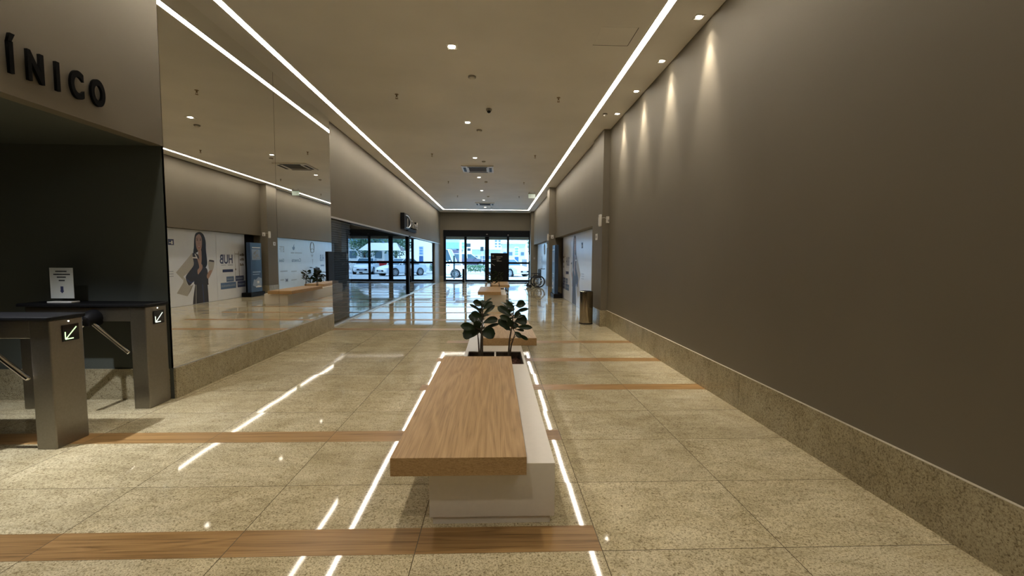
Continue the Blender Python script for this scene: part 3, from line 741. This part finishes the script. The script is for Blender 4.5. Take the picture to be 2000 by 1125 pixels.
# ================================================================== TURNSTILES
def turnstile(label, y0, arrowmat):
    y1 = y0 + .27; r = thing('turnstile', label, 'turnstile', (-3.95, (y0 + y1) / 2, 0), 0, 'tripod turnstiles of the lobby')
    MB().box(-3.525, -3.375, y0, y1, 0, 1.0).build('leg', 'steel', r, True, bevel=.008)
    MB().box(-4.57, -4.43, y0 + .01, y1 - .01, 0, .86).build('leg', 'steel', r, True, bevel=.008)
    MB().box(-4.50, -3.526, y0 + .005, y1 - .005, .86, .999).build('cabinet', 'steel', r, True, bevel=.008)
    mb = MB(); a, b = y0 - .025, y1 + .02
    mb.prism([(-4.55, a, 1.0), (-3.365, a, 1.0), (-3.355, a + .02, 1.0), (-3.355, b - .02, 1.0), (-3.365, b, 1.0), (-4.55, b, 1.0), (-4.59, b - .05, 1.0), (-4.59, a + .05, 1.0)], (0, 0, .03))
    mb.build('lid', 'black', r, True, bevel=.010, seg=3)
    yc = (y0 + y1) / 2 + .025
    p = MB().box(-3.375, -3.369, yc - .068, yc + .068, .820, .950).build('display', 'black_gloss', r, True, bevel=.002)
    mb = MB(); X = -3.3685; th = .008
    def bar(p0, p1):
        d = Vector((0, p1[0] - p0[0], p1[1] - p0[1])).normalized(); n = Vector((0, -d.z, d.y)) * th / 2
        q0, q1 = Vector((X, *p0)), Vector((X, *p1)); mb.prism([q0 - n, q1 - n, q1 + n, q0 + n], (.0008, 0, 0))
    bar((yc - .042, .842), (yc + .045, .926)); bar((yc - .048, .838), (yc - .048, .895)); bar((yc - .048, .838), (yc + .018, .838))
    mb.build('arrow', arrowmat, r, True)
    MB().lathe([(.006, 0), (.006, .003), (.002, .005)], (-3.375, yc - .01, .977), 'x', 12).build('status_light', 'dot_led', r, True)
    # tripod head on the passage side with three arms
    hub = Vector((-3.86, y0 - .06, .885)); ax = Vector((-.62, -.62, -.48)).normalized()
    mb = MB(); mb.tube([hub + Vector((0, .07, .01)), hub, hub + ax * -.0 + Vector((0, -.04, -.01))], [.085, .075, .05], 18)
    mb.build('rotor_head', 'black', r, True, smooth=True)
    for tip in ((-3.53, y0 - .02, .555), (-3.84, y0 - .44, .905), (-4.19, y0 - .04, .56)):
        d = (Vector(tip) - hub).normalized(); MB().tube([hub + d * .05, Vector(tip) - d * .006, Vector(tip)], [.0185, .0185, .013], 14).build('arm', 'chrome', r, True, smooth=True)
    return r
turnstile('turnstile nearest the viewer with a green arrow display', 3.42, 'arrow_green')
turnstile('turnstile against the lobby wall, carrying the paper notice', 4.335, 'arrow_white')
nt = thing('notice_stand', 'white paper notice in a clear stand on top of the rear turnstile', 'notice', (-4.245, 4.45, 1.0305))
MB().box(-4.355, -4.135, 4.448, 4.452, 1.072, 1.372).build('paper', 'paper', nt, True)
MB().box(-4.36, -4.13, 4.4425, 4.4445, 1.045, 1.376).build('clear_cover', 'acrylic', nt, True)
MB().box(-4.36, -4.13, 4.41, 4.50, 1.0305, 1.044).build('foot', 'white_plastic', nt, True, bevel=.002)
mb = MB(); random.seed(3)
for z, w in ((1.337, .105), (1.307, .145), (1.280, .082), (1.248, .05)):
    x = -4.245 - w / 2
    while x < -4.245 + w / 2:
        q = .007 + random.random() * .006; mb.box(x, x + q, 4.4465, 4.448, z - .006, z + .006); x += q + .0025
mb.build('printed_lines', 'ink', nt, True)
mb = MB(); mb.prism([(-4.245 + a, 4.448, 1.0 + b) for a, b in ((-.013, .19), (.013, .19), (.013, .146), (.021, .146), (0, .122), (-.021, .146), (-.013, .146))], (0, -.0012, 0))
mb.build('printed_arrow', 'ink_blue', nt, True)

# ================================================================== BENCHES WITH PLANTERS
def bench(label):
    r = thing('planter_bench', label, 'bench', (0, 2.38, 0), 0, 'white benches with oak seats and a planter')
    # local: y from 0 to 5.62
    L = 5.62; X0, X1 = -.365, .338; Z0, Z1 = .045, .352; P0, P1 = 2.30, 2.95; px0, px1 = -.325, .312
    MB().box(X0 + .018, X1 - .024, .012, L - .012, 0, Z0 - .002).build('plinth', 'white_lacquer', r)
    mb = MB()
    mb.box(X0, X1, 0, P0 - .0005, Z0, Z1); mb.box(X0, X1, P1 + .0005, L, Z0, Z1)
    mb.box(X0, px0 - .0005, P0, P1, Z0, Z1); mb.box(px1 + .0005, X1, P0, P1, Z0, Z1); mb.box(px0, px1, P0, P1, Z0, .15)
    mb.build('base', 'white_lacquer', r)
    MB().box(-.012, .008, P0 + .001, P1 - .001, .151, Z1 - .004).build('planter_divider', 'white_lacquer', r)
    mb = MB(); s = .001
    mb.box(px0 + s, px1 - s, P0 + s, P0 + .008, .151, Z1 - .01); mb.box(px0 + s, px1 - s, P1 - .008, P1 - s, .151, Z1 - .01)
    mb.box(px0 + s, px0 + .008, P0 + .009, P1 - .009, .151, Z1 - .01); mb.box(px1 - .008, px1 - s, P0 + .009, P1 - .009, .151, Z1 - .01)
    mb.build('planter_liner', 'bark', r)
    random.seed(5); mb = MB()
    for (a, b) in ((px0 + .01, -.014), (.010, px1 - .01)):
        nx, ny = 12, 22; g = []
        for j in range(ny + 1):
            g.append([mb.bm.verts.new((a + (b - a) * i / nx, P0 + .01 + (P1 - P0 - .02) * j / ny, .262 + (random.random() - .5) * .035)) for i in range(nx + 1)])
        for j in range(ny):
            for i in range(nx): mb.bm.faces.new((g[j][i], g[j][i+1], g[j+1][i+1], g[j+1][i])).material_index = 0
    so = mb.build('bark_mulch', 'soil', r); so['kind'] = 'stuff'
    a = MB().box(-.548, .168, -.135, 2.24, Z1 + .0005, .452).build('seat', 'bench_wood', r, bevel=.0025)
    b = MB().box(-.178, .542, 3.30, 5.68, Z1 + .0005, .452).build('seat', 'bench_wood', r, bevel=.0025)
    return r
b1 = bench('white planter bench with oak seats nearest the viewer')
b2 = dup(b1, (0, 13.62, 0), label='white planter bench with oak seats further down the hall, before the black sign')

# ---- fiddle-leaf figs: leaf = curved obovate blade
def leaf(mb, base, tip, w, facing, curl=.12):
    base, tip = Vector(base), Vector(tip); d = tip - base; L = d.length; d.normalize()
    n = Vector(facing) - d * Vector(facing).dot(d); n.normalize(); s = d.cross(n)
    rows = 9; prof = [0.05, .30, .54, .72, .88, .98, 1.0, .92, .66, .0]
    g = []
    for i in range(rows + 1):
        u = i / rows; hw = w / 2 * prof[i]; c = base + d * (L * u) - n * (curl * L * (u - .4) ** 2)
        wav = .05 * w * math.sin(u * 11)
        g.append([mb.bm.verts.new(c + s * (hw * k) + n * (abs(k) * hw * .28 + wav * k)) for k in (-1, -.5, 0, .5, 1)])
    for i in range(rows):
        for k in range(4):
            try: mb.bm.faces.new((g[i][k], g[i][k+1], g[i+1][k+1], g[i+1][k])).material_index = mb.m
            except ValueError: pass
def plant(label, loc, leaves, stem, cx, cz0, seed):
    random.seed(seed)
    r = thing('fiddle_leaf_fig', label, 'plant', loc, 0, 'fiddle leaf figs in the bench planters')
    sc = 1 / (7.03 * 168)                # picture scale of the traced leaf plan -> metres
    def P(c, y): return Vector(((c[0] - cx) * sc, y, (cz0 - c[1]) * sc + .105))
    mb = MB()
    for st in stem: mb.tube([Vector((P(*st[0]).x, st[0][1], -.01))] + [P(c, y) for c, y in st][1:], [.011 - .006 * k / (len(st) - 1) for k in range(len(st))], 8)
    # short stalks
    lf = MB(); lf.use('fig_leaf')
    for (b, t, w) in leaves:
        yb = (random.random() - .5) * .04; yt = yb + (random.random() - .5) * .20
        B, T = P(b, yb), P(t, yt)
        leaf(lf, B, T, w * sc * 1.18, (random.uniform(-.35, .35), -1, random.uniform(.25, .6)), random.uniform(.15, .4))
        q = min(stem[0], key=lambda e: abs(e[0][1] - b[1] - 25)); mb.tube([P(q[0], q[1]), B + (T - B) * .06], .0035, 6)
    # leaves on the side away from the hall entrance
    for k in range(7):
        z = .38 + .05 * k; a = random.uniform(.25, .75) * PI; Lf = random.uniform(.13, .2)
        B = Vector((0, .01, z)); T = B + Vector((math.cos(a) * Lf * .7, math.sin(a) * Lf, random.uniform(.02, .12)))
        leaf(lf, B + (T - B) * .15, T, Lf * .62, (random.uniform(-.3, .3), -.4, 1), .3)
    mb.build('stem', 'bark', r, smooth=True); lf.build('foliage', None, r, smooth=True)
    return r
LA = [((345,640),(105,655),165),((365,640),(580,655),150),((320,570),(110,525),95),((305,520),(250,375),115),((395,410),(258,345),75),((385,335),(218,242),34),((400,250),(280,205),88),((400,320),(540,208),66),((402,262),(527,150),24),((405,385),(570,255),52),((405,500),(615,450),92),((402,585),(640,515),42),((335,600),(330,470),95),((395,480),(360,370),70),((380,640),(300,560),80)]
LB = [((800,400),(602,280),84),((822,300),(715,178),36),((835,285),(722,240),72),((848,255),(968,215),96),((850,345),(1018,290),50),((805,470),(636,398),66),((785,605),(615,448),100),((835,430),(935,365),95),((845,480),(1020,455),125),((865,555),(1075,550),62),((862,590),(988,625),34),((880,650),(1032,732),44),((820,590),(860,500),95),((800,560),(760,450),80),((840,620),(930,690),60)]
SA = [[((372,945),.0),((378,800),0),((388,600),0),((400,420),0),((398,240),0)], [((400,945),.02),((398,760),.02),((404,640),.02)], [((365,900),.0),((345,740),-.02),((335,640),-.02)]]
SB = [[((752,945),.0),((770,760),0),((800,560),0),((818,420),0),((830,260),0)], [((758,945),.02),((800,800),.02),((850,650),.02)]]
BASEZ = .262
pa = plant('fiddle leaf fig with big round low leaves in the near planter, left one', (-.163, 5.06, BASEZ), LA, SA, 385, 945, 2)
pb = plant('fiddle leaf fig leaning right in the near planter, right one', (.150, 5.06, BASEZ), LB, SB, 755, 945, 8)
dup(pa, (-.18, 16.34, BASEZ), 2.4, 'left fig plant in the planter of the far bench')
dup(pb, (.15, 16.10, BASEZ), 3.6, 'right fig plant in the planter of the far bench')

# ================================================================== BIN, POST, BLACK SIGN
r = thing('waste_bin', 'polished steel waste bin beside the first pillar', 'bin', (2.085, 9.98, 0))
MB().lathe([(.150, .02), (.152, .04), (.152, .71), (.149, .742), (.142, .745), (.140, .70)], seg=40).build('drum', 'dark_steel', r, smooth=True)
MB().lathe([(.155, 0), (.155, .02), (.148, .03)], seg=40).build('foot_ring', 'black', r, smooth=True)
MB().lathe([(.139, .65), (.139, .745), (.128, .752), (.112, .752), (.108, .70), (.105, .62)], seg=40).build('inner_liner', 'black', r, smooth=True)
r = thing('floor_post', 'short grey post standing before the left door panel', 'post', (-1.90, 26.25, 0))
MB().box(-.085, .03, -.06, .06, 0, .82).build('shaft', 'black_frame', r, bevel=.006)
MB().box(.03, .075, -.06, .06, 0, .82).build('side_face', 'steel', r, bevel=.004)
MB().box(-.085, .075, -.06, .06, .82, .83).build('cap', 'black', r, bevel=.002)
r = thing('standing_sign', 'tall black standing sign with small pale text behind the far bench', 'sign', (.11, 20.2, 0))
MB().box(-.235 - .11, .555 - .11, -.035, .035, .15, 1.71).build('panel', 'black', r, bevel=.008)
MB().box(-.30, .445, -.2, .2, 0, .03).build('foot', 'black', r, bevel=.004)
MB().box(-.25, -.19, -.03, .03, .03, .15).box(.33, .39, -.03, .03, .03, .15).build('support', 'black', r)
mb = MB(); random.seed(11)
for z, a, b in ((1.545, -.08, .17), (1.475, -.075, .09), (1.40, -.07, .03), (1.345, -.06, .15)):
    x = a
    while x < b:
        w = .014 + random.random() * .014; mb.box(x, x + w, -.0365, -.035, z - .014, z + .014); x += w + .006
mb.build('printed_lines', 'print_bag_dark', r)
mb = MB(); mb.ring((-.24, -.0355, 1.58), (0, 1, 0), .03, .005, 20, 6); mb.prism([(-.30, -.035, 1.41), (-.10, -.035, 1.425), (-.10, -.035, 1.435), (-.30, -.035, 1.42)], (0, -.0015, 0)); mb.prism([(-.30, -.035, 1.22), (-.17, -.035, 1.13), (-.155, -.035, 1.145), (-.29, -.035, 1.23)], (0, -.0015, 0))
mb.build('printed_emblem', 'print_bag', r)

# ================================================================== WHEELCHAIR
r = thing('wheelchair', 'folded-arm black wheelchair parked before the daylight-tinted hoarding', 'wheelchair', (2.02, 22.3, 0), math.radians(189))
r['label'] = 'black wheelchair parked against the daylight-tinted hoarding'
for s in (-1, 1):
    y = s * .29
    w = MB().ring((-.12, y, .31), (0, 1, 0), .287, .023, 44, 8).build('wheel', 'tyre', r, smooth=True)
    MB().ring((-.12, y + s * .045, .31), (0, 1, 0), .25, .013, 40, 6).build('push_rim', 'black', w, smooth=True)
    mb = MB()
    for k in range(14):
        a = k * 2 * PI / 14; mb.tube([(-.12, y, .31), (-.12 + .285 * math.cos(a), y, .31 + .285 * math.sin(a))], .0028, 5, False)
    mb.build('spokes', 'chrome', w)
    MB().lathe([(.03, y - .03), (.03, y + .03)], (-.12, 0, .31), 'y', 14).build('axle_hub', 'chrome', w)
    MB().lathe([(.05, y - .016), (.085, y - .014), (.085, y + .014), (.05, y + .016)], (.33, 0, .086), 'y', 22).build('caster_wheel', 'tyre', r, smooth=True)
    mb = MB()
    mb.tube([(-.22, y * .86, .15), (-.22, y * .86, .92), (-.34, y * .86, .95)], .012, 8)
    mb.tube([(-.22, y * .86, .50), (.28, y * .86, .50), (.36, y * .86, .36), (.48, y * .8, .12)], .012, 8)
    mb.tube([(-.22, y * .86, .18), (.25, y * .86, .18), (.27, y * .86, .50)], .012, 8)
    mb.tube([(.33, y, .086), (.31, y * .9, .24), (.27, y * .86, .30)], .009, 8)
    mb.build('side_frame', 'black', r, smooth=True)
    MB().box(-.20, .16, y * .88 - .022, y * .88 + .022, .69, .72).build('armrest', 'chair_fabric', r, bevel=.008)
    MB().tube([(.10, y * .88, .69), (.16, y * .88, .52)], .01, 8).build('arm_support', 'black', r)
    MB().box(.42, .57, s * .08, s * .22, .10, .115).build('footplate', 'black', r, bevel=.003)
    MB().tube([(-.34, y * .86, .95), (-.43, y * .86, .955)], .018, 10).build('push_handle', 'tyre', r, smooth=True)
MB().box(-.20, .27, -.235, .235, .495, .53).build('seat', 'chair_fabric', r, bevel=.01)
MB().box(-.245, -.215, -.235, .235, .55, .93).build('backrest', 'chair_fabric', r, bevel=.01)
MB().tube([(-.1, -.24, .2), (-.1, .24, .47)], .009, 8).tube([(-.1, .24, .2), (-.1, -.24, .47)], .009, 8).build('cross_brace', 'black', r)

# ================================================================== OUTSIDE
struct(MB().box(-70, 70, YE + .36, 31.6, -.3, -.02).build('ground_pavement', 'kerb'))
struct(MB().box(-70, 70, 31.601, 140, -.3, -.06).build('ground_road', 'road'))
struct(MB().box(-30, XL - .42, YE + .31, YE + .5, -.02, 7).build('wall_facade', 'building_white'))
struct(MB().box(XR + .62, 30, YE + .31, YE + .5, -.02, 7).build('wall_facade', 'building_white'))

def car(label, paintkey, loc, rz, L=4.3, W=1.76, belt=.92, H=1.46, suv=False, van=False, roofkey=None):
    r = thing('parked_car', label, 'car', loc, rz, 'cars parked outside the doors')
    h = W / 2; f = L / 2
    nose = .62 if not van else .95
    st = [(-f, .80, .38, belt - .12), (-f + .12, .94, .24, belt), (-f + .6, 1., .20, belt + .02), (-.2, 1., .20, belt + .01), (f - 1.25, 1., .20, belt - .02), (f - .5, .97, .21, belt - .14), (f - .1, .88, .24, nose + .02), (f, .72, .32, nose - .12)]
    mb = MB(); rg = []
    for x, k, z0, z1 in st:
        hw = h * k; m = (z0 + z1) / 2
        rg.append([mb.bm.verts.new(p) for p in ((x, -hw * .9, z0), (x, -hw, z0 + .10), (x, -hw, m + .1), (x, -hw * .93, z1), (x, -hw * .5, z1 + .025), (x, hw * .5, z1 + .025), (x, hw * .93, z1), (x, hw, m + .1), (x, hw, z0 + .10), (x, hw * .9, z0))])
    for i in range(len(rg) - 1):
        for k in range(10): mb.bm.faces.new((rg[i][k], rg[i][(k+1) % 10], rg[i+1][(k+1) % 10], rg[i+1][k]))
    mb.bm.faces.new(rg[0][::-1]); mb.bm.faces.new(rg[-1])
    mb.build('body', paintkey, r, smooth=True)
    rear = -f + (.12 if suv or van else .75); fr = f - (1.25 if not van else .65)
    bz = belt + .0; rz0 = rear + (.22 if suv or van else .65); rf = fr - (.75 if not van else .5)
    mb = MB(); mb.use('car_glass'); hb, ht = h * .91, h * .76
    lo = [(rear, -hb, bz), (fr, -hb, bz), (fr, hb, bz), (rear, hb, bz)]; hi = [(rz0, -ht, H - .05), (rf, -ht, H - .05), (rf, ht, H - .05), (rz0, ht, H - .05)]
    for i in range(4): mb.face([lo[i], lo[(i+1) % 4], hi[(i+1) % 4], hi[i]])
    mb.build('windows', None, r)
    mb = MB(); e = .03
    mb.prism([(rz0 - e, -ht - e, H - .06), (rf + e, -ht - e, H - .06), (rf + e, ht + e, H - .06), (rz0 - e, ht + e, H - .06)], (0, 0, .055))
    for s in (-1, 1):
        for xa, xb in ((rear, rz0), (fr, rf), (-.15, -.2)):
            mb.tube([(xa, s * hb, bz - .02), (xb, s * ht, H - .04)], .035, 6)
    mb.build('roof', roofkey or paintkey, r, bevel=.02)
    for sx in (-1, 1):
        for s in (-1, 1):
            x = sx * L * .305; y = s * (h - .10)
            w = MB().lathe([(.20, y - .11), (.315, y - .10), (.33, y), (.315, y + .10), (.20, y + .11)], (x, 0, .30), 'y', 28).build('wheel', 'tyre', r, smooth=True)
            mb = MB(); yo = y + s * .105
            mb.ring((x, yo, .30), (0, 1, 0), .215, .018, 28, 6)
            for k in range(7):
                a = k * 2 * PI / 7; c, d_ = math.cos(a), math.sin(a)
                mb.prism([(x + .04 * c - .03 * d_, yo, .30 + .04 * d_ + .03 * c), (x + .21 * c - .018 * d_, yo, .30 + .21 * d_ + .018 * c), (x + .21 * c + .018 * d_, yo, .30 + .21 * d_ - .018 * c), (x + .04 * c + .03 * d_, yo, .30 + .04 * d_ - .03 * c)], (0, s * .015, 0))
            mb.build('rim', 'rim', w)
            MB().ring((x, s * (h - .005), .30), (0, 1, 0), .355, .03, 28, 6).build('wheel_arch', 'black', r, smooth=True)
    for s in (-1, 1):
        MB().box(f - .22, f - .06, s * h * .48, s * h * .82, nose - .10, nose + .02).build('headlamp', 'rim', r, bevel=.02)
        MB().box(-f - .005, -f + .16, s * h * .50, s * h * .80, belt - .28, belt - .13).build('tail_lamp', 'lamp_red', r, bevel=.02)
        MB().box(fr - .32, fr - .18, s * (h + .02), s * (h + .16), bz + .02, bz + .14).build('wing_mirror', paintkey, r, bevel=.02)
    MB().box(f - .06, f + .01, -.45, .45, .36, .50).build('grille', 'black', r, bevel=.01)
    MB().box(f - .01, f + .02, -.22, .22, .40, .49).build('number_plate', 'print_grey', r)
    return r
car('white car parked just outside the left door panels', 'car_white', (-4.45, 34.6, -.06), 0, 4.5)
car('white car parked outside the right door panel, angled', 'car_white', (1.0, 37.6, -.06), math.radians(-50), 4.3)
car('dark blue car with pale roof beyond the hedge', 'car_navy', (-3.2, 52., .40), math.radians(3), 4.6, H=1.55, belt=1.0, suv=True, roofkey='car_white')
car('tall white van at the left end of the street', 'car_white', (-5.75, 43., -.06), math.radians(-8), 4.9, 1.95, 1.15, 2.35, van=True)
car('white car parked nose towards the doors, right of the angled one', 'car_white', (4.9, 41., -.06), math.radians(-95), 4.2)
car('silver car parked nose towards the doors at the right end', 'car_silver', (8.2, 41.5, -.06), math.radians(-88), 4.3)
# hedge with kerb
random.seed(21)
hd = thing('hedge', 'clipped green hedge on the traffic island', 'hedge', (-1.55, 42., -.06))
MB().box(-1.5, 1.1, -.5, .5, 0, .14).build('kerb_edge', 'kerb', hd, bevel=.03)
mb = MB(); mb.use('hedge_leaf')
for i in range(1500):
    c = Vector((random.uniform(-1.2, .8), random.uniform(-.38, .38), random.uniform(.25, .88))); c.z = min(c.z, .86 - .25 * abs(math.sin(c.x * 3.)) * random.random())
    d = Vector((random.gauss(0, 1), random.gauss(0, 1), random.gauss(.3, 1))).normalized(); n = d.orthogonal().normalized(); s = random.uniform(.05, .10)
    mb.face([c, c + d * s * .5 + n * s * .4, c + d * s * 1.2, c + d * s * .5 - n * s * .4])
mb.build('foliage', None, hd)
mb = MB()
for x in (-.9, -.4, .1, .5): mb.tube([(x, 0, .13), (x + .03, 0, .5)], .03, 6)
mb.build('stem', 'trunk', hd)
def pole_sign(name, label, loc, hgt, w, h, mat, r=.06, polemat='building_white', cat='sign'):
    o = thing(name, label, cat, loc)
    MB().tube([(0, 0, 0), (0, 0, hgt)], r, 10).build('pole', polemat, o, smooth=True)
    MB().box(-w / 2, w / 2, -.06 - r, -r + .0, hgt - h, hgt).build('sign_board', mat, o, bevel=.01)
    return o
pole_sign('street_sign', 'dark green street sign on a thin pole above the hedge', (-1.45, 46.5, -.06), 2.7, .34, .46, 'sign_teal', .03)
o = pole_sign('street_pole', 'thick white street pole with dark side signs, seen beside the second door panel', (-4.0, 50., -.06), 3.9, .3, .3, 'building_white', .16, cat='pole')
MB().box(.70, 1.15, -.1, 0, 2.75, 3.15).build('sign_board', 'sign_teal', o); MB().box(.78, 1.15, -.1, 0, 2.3, 2.6).build('sign_board', 'sign_teal', o)
MB().tube([(0, -.05, 2.5), (.75, -.05, 2.5)], .03, 8).tube([(0, -.05, 2.95), (.72, -.05, 2.95)], .03, 8).build('bracket', 'building_white', o)
o = thing('lane_barrier', 'dark parking post with a short arm beside the left car', 'post', (-2.92, 31.0, -.02))
MB().box(-.06, .06, -.05, .05, 0, 1.65).build('post', 'sign_teal', o, bevel=.01)
MB().box(.05, .5, -.03, .03, .98, 1.04).build('arm', 'sign_teal', o)
o = thing('price_totem', 'blue and white roadside totem seen through the right door panel', 'totem', (2.75, 58., -.06))
MB().box(-.28, .28, -.1, .1, 0, 3.0).build('board', 'building_white', o); MB().box(-.25, .25, -.13, -.1, .9, 1.7).build('blue_panel', 'sign_blue', o)
for z in (1.95, 2.3, 2.65): MB().box(-.2, .2, -.13, -.1, z, z + .22).build('price_panel', 'roof_blue', o)
tag(MB().box(3.0, 3.55, 50, 50.4, -.06, 1.35).build('utility_cabinet', 'asphalt', bevel=.02), 'grey roadside utility cabinet outside the right door panel', 'cabinet')

def block(name, label, x0, x1, y, d, h, wall, rows, cols, wh=.9, roofm=None, roofh=.4):
    o = thing(name, label, 'building', ((x0 + x1) / 2, y, -.06))
    w = (x1 - x0) / 2
    MB().box(-w, w, 0, d, 0, h).build('walls', wall, o)
    MB().box(-w - .2, w + .2, -.3, d + .2, h, h + roofh).build('roof', roofm or wall, o)
    for j in range(rows):
        for i in range(cols):
            cx = -w + (i + .5) * 2 * w / cols; cz = (j + .55) * h / rows
            MB().box(cx - w / cols * .55, cx + w / cols * .55, -.05, .02, cz - wh / 2, cz + wh / 2).build('window', 'window_dark', o)
    return o
o = block('shop_building', 'white shop building with a blue awning and purple shopfront across the street', -11.5, -4.4, 62, 8, 5.2, 'building_white', 1, 5, .8)
MB().box(-3.6, 3.6, -1.6, 0, 2.75, 3.6).build('awning', 'roof_blue', o)
MB().box(-3.3, 3.2, -.12, -.06, .3, 2.55).build('shopfront', 'shop_purple', o)
for x in (-2.6, -1., .8, 2.3): MB().box(x, x + .45, -.2, -.13, .6, 2.2).build('display_poster', 'print_grey', o)
MB().box(-3.6, 3.4, -.25, -.05, 4.3, 4.75).build('fascia_sign', 'car_silver', o)
block('low_warehouse', 'long low building with a blue wall behind the hedge', -4.0, .8, 74, 8, 2.9, 'building_teal', 1, 4, .5, 'building_white')
block('apartment_tower', 'tall slim tower far away behind the black sign', -.55, 1.9, 150, 8, 8.6, 'building_beige', 9, 2, .5)
block('teal_building', 'wide pale teal building behind the right door panel', 1.3, 6.2, 92, 10, 4.4, 'building_teal', 1, 4, .7, 'building_beige')
block('corner_shop', 'white corner shop with a blue roof far right across the street', 8.5, 15.5, 62, 8, 3.4, 'building_white', 1, 4, 1.0, 'roof_blue', 1.0)
def canopy(x, y):
    o = thing('market_kiosk', 'cream canopy kiosk across the street on the right', 'kiosk', (x, y, -.06))
    MB().prism([(-2.4, -1.5, 2.3), (2.4, -1.5, 2.3), (1.6, 0, 3.2), (-1.6, 0, 3.2)], (0, .05, 0)).prism([(-2.4, 1.5, 2.3), (2.4, 1.5, 2.3), (1.6, 0.06, 3.2), (-1.6, 0.06, 3.2)], (0, .05, 0)).build('canopy', 'building_white', o)
    for a in (-2.2, 2.2): MB().tube([(a, -1.3, 0), (a, -1.3, 2.35)], .05, 8).build('leg', 'car_silver', o)
    MB().box(-2., 2., -1., 1., 0, 1.1).build('counter', 'lamp_red', o)
canopy(6.2, 52)
def tree(label, x, y, h, rad, seed):
    random.seed(seed); o = thing('street_tree', label, 'tree', (x, y, -.06), 0, 'trees across the street')
    MB().tube([(0, 0, 0), (.1, 0, h * .35), (.0, .1, h * .6)], [.16, .13, .08], 8).build('trunk', 'trunk', o, smooth=True)
    mb = MB(); mb.use('tree_leaf')
    for i in range(1600):
        d = Vector((random.gauss(0, 1), random.gauss(0, 1), random.gauss(0, .8))).normalized() * rad * random.random() ** .45
        c = Vector((0, 0, h * .68)) + d; e = Vector((random.gauss(0, 1), random.gauss(0, 1), random.gauss(0, 1))).normalized(); n = e.orthogonal().normalized(); s = random.uniform(.15, .32)
        mb.face([c, c + e * s * .5 + n * s * .4, c + e * s * 1.2, c + e * s * .5 - n * s * .4])
    mb.build('crown', None, o)
tree('tree with a loose crown beside the kiosk', 9.4, 56, 5.0, 2.0, 31)
tree('tree behind the kiosk across the street', 6.4, 60, 5.4, 2.2, 33)

# ================================================================== DAYLIGHT
w = bpy.data.worlds.new('World'); scene.world = w; w.use_nodes = True
nt_ = w.node_tree; nt_.nodes.clear()
out = nt_.nodes.new('ShaderNodeOutputWorld'); bg = nt_.nodes.new('ShaderNodeBackground')
tc = nt_.nodes.new('ShaderNodeTexCoord'); sp = nt_.nodes.new('ShaderNodeSeparateXYZ'); rp = nt_.nodes.new('ShaderNodeValToRGB')
nt_.links.new(tc.outputs['Generated'], sp.inputs[0]); nt_.links.new(sp.outputs[2], rp.inputs[0]); nt_.links.new(rp.outputs[0], bg.inputs[0]); nt_.links.new(bg.outputs[0], out.inputs[0])
rp.color_ramp.elements[0].position = 0.; rp.color_ramp.elements[0].color = (.52, .80, 1., 1); rp.color_ramp.elements[1].position = .7; rp.color_ramp.elements[1].color = (.22, .50, 1., 1)
bg.inputs[1].default_value = 3.1
sl = bpy.data.lights.new('sun', 'SUN'); sl.energy = 7.0; sl.angle = math.radians(.6); sl.color = (.76, .91, 1.)
so = bpy.data.objects.new('sun', sl); C.objects.link(so); so.rotation_euler = Vector((-.55, .28, -.8)).to_track_quat('-Z', 'Y').to_euler()

# ================================================================== CAMERA
F_PX = 857.; VPX, VPY, ROLL = 968.3, 503.3, .0045
d = Vector(((VPX - 1000) / F_PX, -(VPY - 562.5) / F_PX, -1.)).normalized()
u = Vector((math.sin(ROLL), math.cos(ROLL), 0.)); u = (u - d * u.dot(d)).normalized(); x = d.cross(u)
R = Matrix((x, d, u))            # rows: world axes in camera space
cam = bpy.data.cameras.new('camera'); cam.sensor_fit = 'HORIZONTAL'; cam.sensor_width = 36.; cam.lens = F_PX / 2000 * 36.; cam.clip_end = 400.; cam.clip_start = .05
co = bpy.data.objects.new('camera', cam); C.objects.link(co)
co.matrix_world = Matrix.Translation((0, 0, 1.5)) @ R.to_4x4()
scene.camera = co

vs = scene.view_settings; vs.view_transform = 'Standard'; vs.look = 'None'; vs.gamma = 1.; vs.use_curve_mapping = False; vs.exposure = 0.36
cy = scene.cycles
cy.max_bounces = 12; cy.diffuse_bounces = 5; cy.glossy_bounces = 6; cy.transparent_max_bounces = 12; cy.caustics_reflective = False; cy.caustics_refractive = False
cy.sample_clamp_indirect = 6.0
